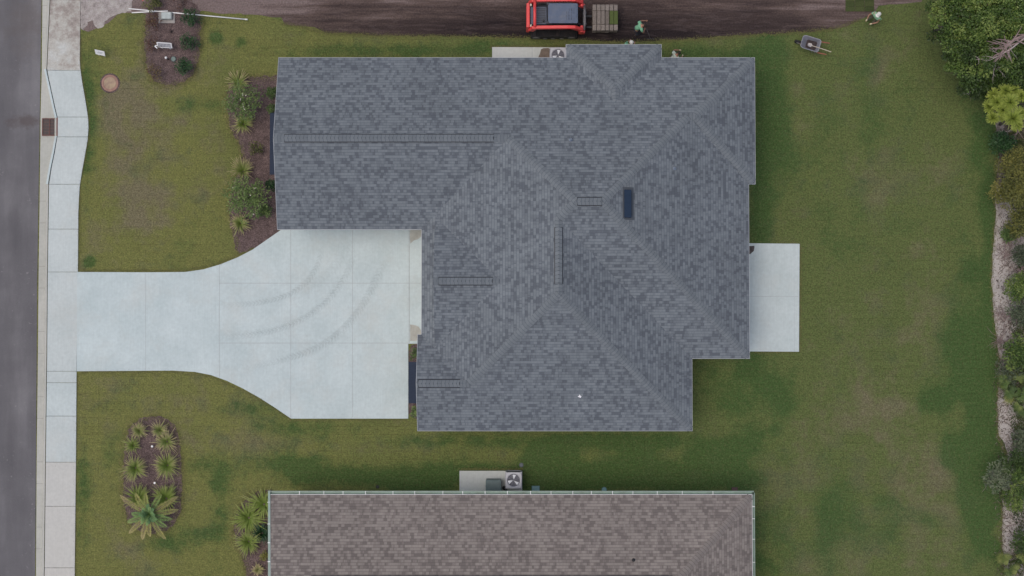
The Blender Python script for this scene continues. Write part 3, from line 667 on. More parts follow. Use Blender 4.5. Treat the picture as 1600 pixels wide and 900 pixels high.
# gable ends
mw.add([(-11.05,12.75,2.385),(-11.05,5.12,2.385),(-11.05,8.935,zr(4.215)-.2)], [(0,1,2)])
mw.add([(-4.19,-.84,2.385),(-4.19,-4.71,2.385),(-4.19,-2.775,zr(2.335)-.2)], [(0,1,2)])
mw.add([(-3.74,5.3,zr(.6)),(-3.74,-1.06,zr(.6)),(-3.74,2.12,zr(3.87)-.05)], [(0,1,2)])
mw.build('wall', M['siding'], house, world=True)
m = MB()
HIPS = [((-.195,8.935,4.215),(2.96,5.78,7.37)),((8.48,10.05,3.1),(4.21,5.78,7.37)),((11.91,13.15,0),(8.81,10.05,3.1)),((11.91,6.95,0),(8.81,10.05,3.1)),((11.58,-1.59,0),(4.21,5.78,7.37)),
        ((2.18,5.0,6.59),(2.96,5.78,7.37)),((8.77,-5.11,0),(2.18,1.48,6.59)),((-2.075,-2.775,2.335),(2.18,1.48,6.59)),((2.67,13.8,0),(5,11.47,2.33)),((7.33,13.8,0),(5,11.47,2.33))]
for a, b in HIPS:
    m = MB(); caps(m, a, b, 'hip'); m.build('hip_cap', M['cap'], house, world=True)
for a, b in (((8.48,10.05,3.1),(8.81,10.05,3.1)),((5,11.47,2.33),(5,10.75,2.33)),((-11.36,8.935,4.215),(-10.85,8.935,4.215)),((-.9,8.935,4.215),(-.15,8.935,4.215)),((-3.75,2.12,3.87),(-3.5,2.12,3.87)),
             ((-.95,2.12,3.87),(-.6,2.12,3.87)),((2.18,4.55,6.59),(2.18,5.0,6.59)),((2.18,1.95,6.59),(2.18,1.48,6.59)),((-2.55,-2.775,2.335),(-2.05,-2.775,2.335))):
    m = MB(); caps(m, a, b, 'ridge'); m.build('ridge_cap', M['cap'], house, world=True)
for a in ((-10.85,8.935,-.86,8.935,4.215),(-3.5,2.12,-.92,2.12,3.87),(3.03,5.78,4.2,5.78,7.37),(2.18,4.6,2.18,1.95,6.59),(-4.5,-2.775,-2.5,-2.775,2.335)): vent(house, M['cap'], *a)
# low metal attic vent on the east slope
def on_roof(x, run): return zr(run)
vx = 5.42; vr = 11.58-vx; m = MB()
rot = Matrix.Rotation(math.atan(PITCH), 3, 'Y')
m.rbox((vx-.165, 5.06, zr(vr)-.03), (vx+.165, 6.36, zr(vr)+.16), .02, .5, 2, .012); o = m.build('attic_vent', M['bluegrey'], house, world=True)
m = MB(); m.add([(vx-.24,4.96,zr(vr+.24)+.012),(vx+.3,4.96,zr(vr-.3)+.012),(vx+.3,6.5,zr(vr-.3)+.012),(vx-.24,6.5,zr(vr+.24)+.012)], [(0,1,2,3)])
ob = m.build('flashing', M['shingle'], None); ob.parent = o; ob.location = (0, -4, 0)
for (x, y, r_, h) in ((2.8, 8.83, 4.32, .28),(7.75,7.5,3.83,.16)):
    m = MB(); z = zr(r_); m.lathe([(.10, z-.05),(.075, z+.06),(.045, z+.08),(.042, z+h),(.03, z+h),(.03, z+h-.1)], 14, (x, y)); m.build('vent_pipe', plain('lead_pipe', (0.20,0.24,0.30), .5, .2), house, world=True)
# metal awnings over the front windows
def awning(y0, y1, xo, xi, zo, zi):
    m = MB(); m.add([(xo,y0,zo),(xi,y0,zi),(xi,y1,zi),(xo,y1,zo),(xo,y0,zo-.06),(xi,y0,zi-.06),(xi,y1,zi-.06),(xo,y1,zo-.06)], [(0,1,2,3),(7,6,5,4),(0,4,5,1),(3,2,6,7),(0,3,7,4)])
    n = int(abs(y1-y0)/.135)
    for i in range(n+1):
        y = y0 + (y1-y0)*i/n; yy = (y-.012, y+.012)
        m.add([(xo,yy[0],zo+.002),(xi,yy[0],zi+.002),(xi,yy[1],zi+.002),(xo,yy[1],zo+.002),(xo,yy[0],zo+.03),(xi,yy[0],zi+.03),(xi,yy[1],zi+.03),(xo,yy[1],zo+.03)], [(4,5,6,7),(0,1,5,4),(3,7,6,2),(0,4,7,3)])
    m.build('awning', M['navy'], house, world=True)
xo = P(420.5,224,2.2)[0]; awning(P(420,272,2.2)[1], P(420,176,2.2)[1], xo, -11.05, 2.02, 2.32)
xo = P(637.5,600,2.2)[0]; awning(P(640,630,2.2)[1], P(640,566,2.2)[1], xo, -4.19, 2.0, 2.30)
# openings of the walls
m = MB()
for i in range(4):
    for j in range(4): m.box((-4.06,-.35+j*1.18,.08+i*.55),(-4.012,.79+j*1.18,.6+i*.55))
m.build('garage_door', M['white'], house, world=True)
window(house, -11.05, 8.6, .8, 1.9, 1.8, (-1,0)); window(house, -4.19, -2.6, .8, 1.9, 1.2, (-1,0))
for x in (-8,-3): window(house, x, 12.75, .9, 2.0, 1.0, (0,1))
for x in (-1.5,2.5,6.5): window(house, x, -4.71, .9, 2.0, .9, (0,-1))
for y in (0.5,3.5): window(house, 11.18, y, .1, 2.1, 1.6, (1,0))
window(house, 11.51, 10, .9, 2.0, 1.6, (1,0)); window(house, -8, 5.12, .9, 2.0, 1.2, (0,-1))
m = MB(); m.box((8.375,-4,.05),(8.42,-3.1,2.1)); d_ = m.build('door', M['navy'], house, world=True)
m = MB(); m.ball((8.45,-3.2,1.0), .035); k_ = m.build('handle', M['white'], None); k_.parent = d_; k_.location = (0,-4,0)

# neighbour's house
H2 = thing('house', 'house with brown shingled roof and pale green gutters along its eaves', 'house', (0, -12, 0))
rn = 3.8; yN, yS, xW, xE = -8.22, -15.82, -11.74, 11.66
m = MB(); F2 = [([(xW,yN,0),(xW+.34,yN-rn,rn),(xE-rn,yN-rn,rn),(xE,yN,0)], 'x'), ([(xE,yN,0),(xE-rn,yN-rn,rn),(xE,yS,0)], 'y'), ([(xW,yS,0),(xW+.34,yN-rn,rn),(xE-rn,yN-rn,rn),(xE,yS,0)], 'x')]
roof_faces(m, F2); L2 = [(xW,yS,0),(xE,yS,0),(xE,yN,0),(xW,yN,0),(xW+.34,yN-rn,rn)]
roof_under(m, L2, .04); m.build('roof', M['shingle_b'], H2, world=True)
m = MB(); boards(m, L2, .022, .16, -.012); m.build('fascia', M['white'], H2, world=True)
R2 = [(xW,yS),(xE,yS),(xE,yN),(xW,yN)]; m = MB(); m.prism(R2, 2.36, 2.385); m.build('soffit', M['white'], H2, world=True)
mw = walls(H2, inset(R2, .45), 2.36, M['siding_b']); mw.add([(xW+.45,yN-.4,2.385),(xW+.45,yS+.4,2.385),(xW+.45,yN-rn,zr(rn)-.2)], [(0,1,2)]); mw.build('wall', M['siding_b'], H2, world=True)
for a, b in (((xE,yN,0),(xE-rn,yN-rn,rn)),((xE,yS,0),(xE-rn,yN-rn,rn))):
    m = MB(); caps(m, a, b, 'hip'); m.build('hip_cap', M['cap_b'], H2, world=True)
m = MB(); caps(m, (xW+.34,yN-rn,rn), (-9.5,yN-rn,rn), 'ridge'); m.build('ridge_cap', M['cap_b'], H2, world=True)
vent(H2, M['cap_b'], -9.5, yN-rn, 7.6, yN-rn, rn)
m = MB(); x, y = 5.78, -11.15; r_ = yN-y; z = zr(r_); m.lathe([(.09,z-.05),(.07,z+.05),(.04,z+.07),(.04,z+.2),(.028,z+.2),(.028,z+.1)],14,(x,y)); m.build('vent_pipe', M['black'], H2, world=True)
for x in (-8,-4,4,8): window(H2, x, yN-.45, .9, 2.0, .9, (0,1))
window(H2, xE-.45, -12, .9, 2.0, 1.4, (1,0)); window(H2, xW+.45, -12, .9, 2.0, 1.6, (-1,0))
# gutters: open troughs with hangers across them
def gutter(a, b, out, w, hang, rake=False):
    """a,b = (x,y,z) at the roof edge; out = outward direction"""
    a = Vector(a); b = Vector(b); o = Vector((out[0], out[1], 0)); prof = [(0,0,0),(0.0,-.11,0),(w*.75,-.11,0),(w,-.03,0),(w,.012,0),(w-.022,.012,0),(w-.022,-.02,1),(w*.7,-.095,1),(.015,-.095,1),(.015,0,1)]
    m = MB(); n = len(prof); L = [tuple(a + o*p[0] + Vector((0,0,p[1]))) for p in prof]; Rr = [tuple(b + o*p[0] + Vector((0,0,p[1]))) for p in prof]
    outer = MB(); outer.add(L+Rr, [(i, n+i, n+i+1, i+1) for i in range(n-1)] + [tuple(range(n)), tuple(range(2*n-1, n-1, -1))])
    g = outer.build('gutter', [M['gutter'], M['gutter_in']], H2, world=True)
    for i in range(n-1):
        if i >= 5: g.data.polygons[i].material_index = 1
    d = (b-a); Ln = d.length; d.normalize()
    for s in hang:
        c = a + d*s; h = MB(); hw = d*.014
        q = [c-hw+o*.0, c+hw+o*.0, c+hw+o*(w-.005), c-hw+o*(w-.005)]
        zz = Vector((0,0,.016)); z2 = Vector((0,0,.006))
        h.add([tuple(p+zz) for p in q]+[tuple(p+z2) for p in q], [(0,1,2,3),(7,6,5,4),(0,4,5,1),(1,5,6,2),(2,6,7,3),(3,7,4,0)])
        hh = h.build('gutter_hanger', M['white'], None); hh.parent = g; hh.location = (-H2.location.x, -H2.location.y, 0)
    return g
xg = lambda u: P(u, 768, EZ)[0] - (xW-.11)
gutter((xW-.11, yN+.022, EZ-.02), (xE+.11, yN+.022, EZ-.02), (0,1), .165, [xg(u) for u in (468,506,536,571,614,648,692,723,758,793,829,861,895,924,957,989,1027,1066,1114)])
yg = lambda v: abs(P(1180, v, EZ)[1] - (yN+.18))
gutter((xE+.022, yN+.1, EZ-.02), (xE+.022, yS-.1, EZ-.02), (1,0), .12, [yg(v) for v in (789,808,840,876)] + [5.2,6.3,7.2])
# rake trim with clips along the west gable
m = MB()
for s in (-1, 1):
    y0_, y1_ = (yN+.19, yN-rn) if s > 0 else (yN-rn, yS-.19)
    z0_, z1_ = (EZ-.06, zr(rn)) if s > 0 else (zr(rn), EZ-.06)
    xa, xb = (xW, xW+.34) if s > 0 else (xW+.34, xW)
    m.add([(xa-.024,y0_,z0_+.02),(xa-.13,y0_,z0_+.02),(xb-.13,y1_,z1_+.02),(xb-.024,y1_,z1_+.02),(xa-.024,y0_,z0_-.12),(xa-.13,y0_,z0_-.12),(xb-.13,y1_,z1_-.12),(xb-.024,y1_,z1_-.12)], [(0,3,2,1),(4,5,6,7),(0,1,5,4),(1,2,6,5),(2,3,7,6),(3,0,4,7)])
rt = m.build('rake_trim', M['gutter'], H2, world=True)
for v in (785,817,844,871):
    y = P(419, v, EZ+.2)[1]; z = zr(abs(y-yN))+.022; m = MB(); xc = xW+.34*abs(y-yN)/rn; m.box((xc-.14,y-.02,z-.02),(xc-.02,y+.02,z+.012)); c = m.build('clip', M['white'], None); c.parent = rt; c.location = (0,12,0)

# ---------------------------------------------------------------- equipment by the walls
M['unit'] = plain('unit_paint', (0.36,0.365,0.39), .5, .2, .06)
M['unit_dark'] = plain('coil_fins', (0.10,0.10,0.12), .6, .3, .3, 40)
M['alu'] = plain('fan_metal', (0.82,0.84,0.86), .4, 0, .05)
def condenser(loc, rot, label, a=.82, h=.85):
    t = thing('condenser_unit', label, 'air conditioner', loc, rot, 'condenser units beside the houses')
    m = MB(); m.rbox((-a/2+.02,-a/2+.02,0),(a/2-.02,a/2-.02,h-.05), .07, .5, 4); m.build('coil_cabinet', M['unit_dark'], t)
    m = MB()
    for x in (-1,1):
        for y in (-1,1): m.rbox((x*(a/2-.05)-.05,y*(a/2-.05)-.05,.001),(x*(a/2-.05)+.05,y*(a/2-.05)+.05,h-.045), .03, .5, 3)
    m.rbox((-a/2,-a/2,-.0),(a/2,a/2,.06), .08, .5, 4); m.build('base_frame', M['unit'], t)
    # top panel with a round opening
    m = MB(); n = 48; r = .315; outer = []
    for k in range(n):
        th = 2*math.pi*k/n; c, s_ = math.cos(th), math.sin(th); q = (abs(c)**7+abs(s_)**7)**(-1/7); outer.append((c*q*a/2, s_*q*a/2))
    vs_ = [(x, y, h-.06) for x, y in outer] + [(x, y, h-.015) for x, y in outer] + [(x*.97, y*.97, h) for x, y in outer]
    for rr_, z in ((r+.025, h),(r, h-.012),(r-.01, h-.16)): vs_ += [(rr_*math.cos(2*math.pi*k/n), rr_*math.sin(2*math.pi*k/n), z) for k in range(n)]
    fs = []
    for l in range(5):
        for k in range(n): j = (k+1) % n; fs.append((l*n+k, l*n+j, (l+1)*n+j, (l+1)*n+k))
    m.add(vs_, fs); m.build('top_panel', M['unit'], t)
    m = MB(); m.lathe([(.31,h-.30),(.31,h-.15)], 24); m.add([(.305*math.cos(2*math.pi*k/24), .305*math.sin(2*math.pi*k/24), h-.2) for k in range(24)], [tuple(range(24))]); m.build('fan_well', M['black'], t)
    f = MB()
    for k in range(3):
        t0 = R(120*k+30); vs2 = []
        for i in range(7):
            th = t0 + R(62)*i/6
            vs2 += [(.06*math.cos(th), .06*math.sin(th), h-.13+.02*i/6), (.28*math.cos(th+R(8)), .28*math.sin(th+R(8)), h-.15+.07*i/6)]
        f.add([(x_, y_, z_+.07) for x_, y_, z_ in vs2], [(2*i, 2*i+1, 2*i+3, 2*i+2) for i in range(6)])
    f.lathe([(.075,h-.15),(.075,h-.09),(.05,h-.08)], 16); f.build('fan', M['alu'], t)
    g = MB()
    for k in range(5): rr_ = .07+.056*k; g.tube([(rr_*math.cos(2*math.pi*i/32), rr_*math.sin(2*math.pi*i/32), h-.004) for i in range(33)], .0025, 4)
    for k in range(4):
        th = R(45*k+22); g.tube([(.31*math.cos(th), .31*math.sin(th), h-.006),(-.31*math.cos(th), -.31*math.sin(th), h-.006)], .004, 4)
    g.build('fan_guard', M['unit'], t)
    return t
condenser((*P(872,86.5,.9),.07), 0, 'grey air conditioner unit half under the eave of the grey-roofed house')
condenser((*P(802.5,750.5,.9),.07), R(20)*0, 'grey air conditioner unit on the pad beside the brown-roofed house')
t = thing('utility_cabinet', 'low grey-green cabinet on the pad next to the brown-roofed house', 'utility cabinet', (*P(771,763,.7),.07))
M['teal'] = plain('grey_green_plastic', (0.085,0.125,0.125), .5, 0, .12)
m = MB(); m.rbox((-.38,-.42,0),(.38,.42,.62), .05, .5, 3); m.build('cabinet', M['teal'], t)
m = MB(); m.rbox((-.39,-.43,.625),(.39,.43,.70), .06, .5, 4, .03)
for i in range(7): m.box((-.27+.09*i-.01,-.3,.70),(-.27+.09*i+.01,.3,.712))
m.build('lid', M['teal'], t)
t = MB(); c = P3(788,764,.3); rr = random.Random(5)
for k in range(3):
    pts = [c + Vector((.1*math.cos(a*1.3+k*2)+.02*k, .12*math.sin(a*1.1+k), .05*a+.02*k-.15)) for a in range(7)]; t.tube(pts, .022, 6)
o = t.build('hose', M['black']); tag(o, 'tangled black line set between the cabinet and the air conditioner unit', 'hose')

def small_box(name, label, u, v, w, d, col, round_=False, group=None):
    t = thing(name, label, 'utility cover', (*P(u, v), 0), 0, group); mat = plain(name+'_mat', col, .6, 0, .15)
    m = MB(); mr = MB()
    if round_:
        mr.lathe([(w/2+.035,0),(w/2+.035,.02),(w/2+.004,.022)], 20); m.lathe([(w/2,.004),(w/2,.028),(w/2-.015,.032),(.03,.032)], 20); m.box((-.02,-.02,.03),(.02,.02,.042))
    else:
        mr.rbox((-w/2-.025,-d/2-.025,0),(w/2+.025,d/2+.025,.018), .02, .5, 2); m.rbox((-w/2,-d/2,.018),(w/2,d/2,.034), .02, .5, 2, .005)
        m.box((-.03,-.015,.034),(.03,.015,.045))
    mr.build('rim', plain(name+'_rim', tuple(c*.6 for c in col), .7), t); m.build('cover', mat, t); return t
small_box('valve_box', 'teal rectangular valve box in the grass right of the air conditioner pad', 837, 763.5, .36, .24, (0.13,0.24,0.26))
small_box('valve_box', 'small teal round-topped valve box midway along the green gutter', 944, 765, .2, .2, (0.16,0.30,0.31), True)
small_box('valve_box', 'reddish-brown box in the grass near the gutter corner', 1148, 765, .26, .2, (0.09,0.045,0.04))
small_box('cleanout_cap', 'round grey drain ring in the grass behind the air conditioner pad', 814.5, 726.5, .16, .16, (0.10,0.12,0.13), True)
small_box('cleanout_cap', 'small dark round cap in the grass above the brown roof', 590, 760.5, .1, .1, (0.03,0.03,0.03), True)
# manhole cover
t = thing('manhole_cover', 'round orange-brown concrete access cover set in the front lawn', 'manhole', (*P(172,130),0))
M['orange_conc'] = plain('stained_concrete', (0.30,0.175,0.135), .9, 0, .25, 5, .3); M['orange_lid'] = plain('stained_lid', (0.33,0.235,0.165), .9, 0, .3, 6, .3, dirt=(0.35,0.33,0.16), dirt_amt=.5)
m = MB(); m.lathe([(.44,-.01),(.43,.03),(.33,.034),(.325,.015)], 40); m.build('ring', M['orange_conc'], t)
m = MB(); m.lathe([(.315,.0),(.315,.03),(.305,.034),(.02,.036)], 40); m.build('cover', M['orange_lid'], t)
m = MB(); m.lathe([(.52,-.002),(.48,.009),(.3,.0095)], 40); m.build('soil_collar', M['mulch'], t)
# storm drain grate
gx0, gy1 = P(66.5,185,-.1); gx1, gy0 = P(89.5,212.5,-.1)
t = thing('storm_drain', 'rusty cast iron storm drain grate in the gutter', 'drain grate', ((gx0+gx1)/2, (gy0+gy1)/2, -.083)); W_, H_ = (gx1-gx0), (gy1-gy0)
M['rust'] = plain('rusty_iron', (0.16,0.075,0.065), .8, .2, .3, 12)
m = MB(); m.box((-W_/2+.02,-H_/2+.02,-.001),(W_/2-.02,H_/2-.02,.012)); m.build('sump', M['black'], t)
m = MB(); e = .035
m.box((-W_/2,-H_/2,0),(W_/2,-H_/2+e,.05)); m.box((-W_/2,H_/2-e,0),(W_/2,H_/2,.05)); m.box((-W_/2,-H_/2+e,0),(-W_/2+e,H_/2-e,.05)); m.box((W_/2-e,-H_/2+e,0),(W_/2,H_/2-e,.05)); m.build('frame', M['rust'], t)
m = MB(); m.box((-.015,-H_/2+e,.012),(.015,H_/2-e,.048))
for i in range(11):
    y = -H_/2+e+(H_-2*e)*(i+.5)/11
    m.box((-W_/2+e,y-.008,.012),(-.016,y+.008,.04)); m.box((.016,y-.008,.012),(W_/2-e,y+.008,.04))
m.build('grate', M['rust'], t)
# hood stone behind the grate
m = MB(); m.box((W_/2+.002,-H_/2-.02,.02),(W_/2+.07,H_/2+.02,.13)); m.build('hood', M['rust'], t)

# ---------------------------------------------------------------- signs, pipes and fittings in the front bed
M['pvc'] = plain('white_pvc', (0.78,0.77,0.75), .4, 0, .05)
def pipe(a, b, z0, z1, label):
    p = P3(*a, z0); q = P3(*b, z1); m = MB(); o_ = p
    m.tube([Vector((0,0,0)), (q-p)*.5+Vector((0,0,.01)), q-p], .030, 10)
    m.tube([(q-p)*.98, q-p], .037, 10)
    o = m.build('pipe', M['pvc'], smooth=True); o.location = p; return tag(o, label, 'pipe', 'white pipes lying at the edge of the dug soil')
pipe((201,13.5),(387,30.5), .06, .10, 'long white plastic pipe lying slantwise over the top of the mulch bed')
pipe((206,19.8),(262,17), .05, .06, 'shorter white plastic pipe crossed under the long one')
t = thing('yard_sign', 'small white yard sign tilted back on the front lawn', 'sign', (*P(160,88),0), R(-12))
m = MB(); rot = Matrix.Rotation(R(-32), 3, 'X')
m.box((-.25,-.006,.30),(.25,.006,.64), .5, rot, (0,0,.3)); pn = m.build('panel', M['white'], t)
m = MB()
for i, (a, b) in enumerate(((-.14,.1),(-.1,.16))): m.box((a,-.009,.43+.07*i),(b,-.0065,.46+.07*i), .5, rot, (0,0,.3))
x_ = m.build('lettering', plain('sign_ink', (0.32,0.34,0.38), .6), None); x_.parent = pn
for x_s in (-.15,.15):
    m = MB(); m.tube([(x_s,0,0),(x_s,0,.31)], .006, 6); m.build('stake', M['alu'], t)
t = thing('address_sign', 'grey ribbed sign board with white frame leaning back in the mulch bed', 'sign', (*P(260,76),0), R(-4))
m = MB(); rot = Matrix.Rotation(R(-38), 3, 'X'); c0 = (0,0,.35)
m.box((-.33,-.02,.32),(.40,.02,.36),.5,rot,c0); m.box((-.33,-.02,.60),(.36,.02,.64),.5,rot,c0); m.box((-.36,-.02,.33),(-.30,.02,.63),.5,rot,c0); m.box((.34,-.02,.33),(.40,.02,.63),.5,rot,c0)
m.build('frame', M['white'], t)
m = MB(); m.box((-.30,-.012,.36),(.34,.012,.60),.5,rot,c0); pn = m.build('panel', plain('sign_grey', (0.22,0.22,0.24), .5), t)
m = MB()
for i in range(8): m.box((-.26+.075*i,-.0155,.40),(-.225+.075*i,-.013,.56),.5,rot,c0)
x_ = m.build('lettering', plain('sign_pale', (0.5,0.5,0.52), .5), None); x_.parent = pn
m = MB(); m.prism([(-.52,0),(-.34,.08),(-.30,.05),(-.42,-.01),(-.32,-.09),(-.36,-.12)], .42, .46); m.build('pointer', M['white'], t)
for x_s in (-.2,.2):
    m = MB(); m.box((x_s,-.02,0),(x_s+.04,.02,.36)); m.build('stake', M['white'], t)
t = thing('meter_box', 'pale grey utility box on a small slab at the top of the mulch bed', 'utility box', (*P(262,28),0))
m = MB(); m.rbox((-.46,-.28,0),(.38,.26,.05), .02, .5, 2); m.build('slab', plain('pale_slab', (0.30,0.28,0.26), .9, var=.2), t)
m = MB(); m.rbox((-.29,-.12,.05),(.27,.26,.22), .03, .5, 2, .01); b_ = m.build('housing', plain('box_grey', (0.26,0.28,0.27), .6), t)
m = MB(); m.rbox((-.25,-.09,.22),(.23,.22,.245), .02, .5, 2); m.build('lid', plain('box_lid', (0.36,0.41,0.40), .5), t)
t = thing('bollard_light', 'short post with a white ball top in the mulch bed', 'garden light', (*P(263,93),0))
m = MB(); m.lathe([(.035,0),(.03,.4)], 10); m.build('post', M['black'], t); m = MB(); m.ball((0,0,.44), .065); m.build('globe', M['white'], t)
t = thing('spigot_cover', 'round grey-green cover beside the white ball-topped post', 'utility cover', (*P(271.5,92.5),0))
m = MB(); m.lathe([(.13,0),(.125,.07),(.10,.09),(.02,.095)], 18); m.build('cover', plain('cover_green', (0.14,0.19,0.17), .6), t); m = MB(); m.lathe([(.16,0),(.15,.03),(.10,.032)], 18); m.build('rim', M['black'], t)
t = thing('stake', 'black wilted stake plant between the box and the leaning sign', 'stake', (*P(268.5,50),0))
m = MB()
for k in range(7): a = k*.9; m.tube([(0,0,0),(.09*math.cos(a),.09*math.sin(a),.12),(.19*math.cos(a),.13*math.sin(a),.12+.02*k)], [.012,.008,.003], 5)
m.build('stem', M['black'], t)
for i, (u, v, lb) in enumerate(((239,697,'white riser cap in the mulch between the upper four grasses'),(243,754,'white riser cap in the mulch above the young palm'))):
    t = thing('riser_cap', lb, 'pipe cap', (*P(u, v),0), 0, 'white riser caps in the palm bed')
    m = MB(); m.lathe([(.03,0),(.03,.12)], 10); m.build('riser', M['pvc'], t); m = MB(); m.lathe([(.055,.12),(.06,.15),(.045,.175),(.01,.18)], 14); m.build('cap', M['white'], t)
t = thing('marker_flag', 'small red marking flag at the top of the mulch bed', 'flag', (*P(226,3),0))
m = MB(); m.tube([(0,0,0),(0,0,.5)], .004, 5); m.build('wire', M['alu'], t); m = MB(); m.add([(0,0,.5),(.1,.1,.49),(.13,.02,.47),(.03,-.1,.46)], [(0,1,2,3)]); m.add([(0,0,.497),(.1,.1,.487),(.13,.02,.467),(.03,-.1,.457)], [(3,2,1,0)]); m.build('flag', plain('flag_red', (0.45,0.08,0.07), .7), t)
m = MB(); rot = Matrix.Rotation(R(35), 3, 'Z'); m.add([(-.1,-.02,.0),(-.02,.03,.03),(.0,-.05,.01),(.03,.05,.05),(.1,.0,.0),(.05,-.08,.02),(-.01,.11,.01)], [(0,2,1),(1,2,3),(2,4,3),(2,5,4),(1,3,6)])
o = m.build('plastic_scrap', plain('scrap_white', (0.7,0.7,0.72), .5)); x, y = 3.25, -3.4; o.location = (x, y, zr(y+5.11)+.012); tag(o, 'scrap of white plastic lying on the south slope of the grey roof', 'litter')

# ---------------------------------------------------------------- compact track loader with pallet of sod
M['red'] = plain('red_paint', (0.66,0.055,0.052), .45, 0, .12, 3, dirt=(0.3,0.1,0.08), dirt_amt=.3)
M['mgrey'] = plain('machine_roof', (0.080,0.105,0.155), .65, 0, .12, 4, dirt=(0.2,0.19,0.18), dirt_amt=.3)
M['mdark'] = plain('machine_dark', (0.028,0.030,0.038), .55, .1, .25)
M['rubber'] = plain('rubber', (0.018,0.017,0.018), .9, 0, .3, dirt=(0.07,0.05,0.045), dirt_amt=.7)
M['steel'] = plain('worn_steel', (0.16,0.155,0.16), .5, .5, .3)
M['tglass'] = plain('cab_glass', (0.02,0.035,0.035), .08, 0, .1)
lx, ly = P(869,20.5,2.0)
t = thing('track_loader', 'red compact track loader with grey cab roof carrying a pallet of sod', 'loader', (lx, ly, 0.006))
m = MB(); m.xprism([(-1.28,.34),(1.0,.34),(1.12,.55),(1.12,.72),(.35,.78),(-.42,1.3),(-1.28,1.3)], -.42, .42); m.build('body', M['mdark'], t, bevel=.02)
# cab
m = MB(); m.xprism([(-.45,1.28),(1.1,.70),(1.12,1.2),(1.02,1.93),(-.42,1.93)], -.47, .47); m.build('cab', M['mdark'], t, bevel=.02)
m = MB(); m.xprism([(1.135,.8),(1.15,1.2),(1.07,1.85),(1.05,1.85),(1.125,1.2),(1.12,.8)], -.38, .38); m.build('windscreen', M['tglass'], t)
for s in (-1, 1):
    m = MB(); m.add([(-.2,s*.482,1.3),(.85,s*.482,1.15),(.9,s*.482,1.8),(-.2,s*.482,1.8)], [(0,1,2,3) if s < 0 else (3,2,1,0)]); m.build('side_window', M['tglass'], t)
m = MB(); m.rbox((-.40,-.50,1.935),(1.08,.50,2.0), .07, .5, 4, .025)
o = m.build('cab_roof', M['mgrey'], t)
m = MB(); m.rbox((-.30,-.40,2.0),(1.0,.40,2.018), .06, .5, 4, .012)
for i in range(3):
    for j in range(4):
        if (i+j) % 4 != 3: m.rbox((.52+.13*i,-.32+.15*j,2.018),(.615+.13*i,-.23+.15*j,2.03), .012, .5, 2, .004)
m.box((.36,.10,2.018),(.42,.15,2.03)); mm = m.build('roof_panel', M['mgrey'], t)
m = MB()
for i in range(3):
    for j in range(4):
        if (i+j) % 4 != 3: m.box((.505+.13*i,-.335+.15*j,2.0185),(.518+.13*i,-.225+.15*j,2.024)); m.box((.62+.13*i,-.335+.15*j,2.0185),(.632+.13*i,-.225+.15*j,2.024))
m.build('roof_groove', M['mdark'], t)
m = MB()
for y in (-.47,.47): m.box((-.47,y-.05,1.9),(-.36,y+.05,2.01))
m.build('roof_bracket', M['mdark'], t)
# engine deck with louvres
m = MB(); m.rbox((-1.27,-.44,1.302),(-.45,.44,1.52), .05, .5, 3, .02)
d_ = m.build('engine_hood', plain('hood_grey', (0.07,0.085,0.12), .6, 0, .15), t)
m = MB()
for i in range(9):
    y = -.36+.085*i; m.box((-1.0,y,1.5205),(-.52,y+.03,1.545))
m.build('louvre', M['mdark'], t)
m = MB(); m.tube([(-.62,-.28,1.5),(-.62,-.28,1.72)], .045, 12); m.build('exhaust', M['mdark'], t)
m = MB(); m.rbox((-1.47,-.62,.5),(-1.30,.62,1.62), .06, .5, 3, .03); m.build('rear_door', M['red'], t)
for y in (-.52,.52):
    m = MB(); m.rbox((-1.29,y-.06,1.5),(-1.21,y+.06,1.58), .02, .5, 2, .01); m.build('tail_light', plain('lamp_glass', (0.55,0.5,0.42), .3), t)
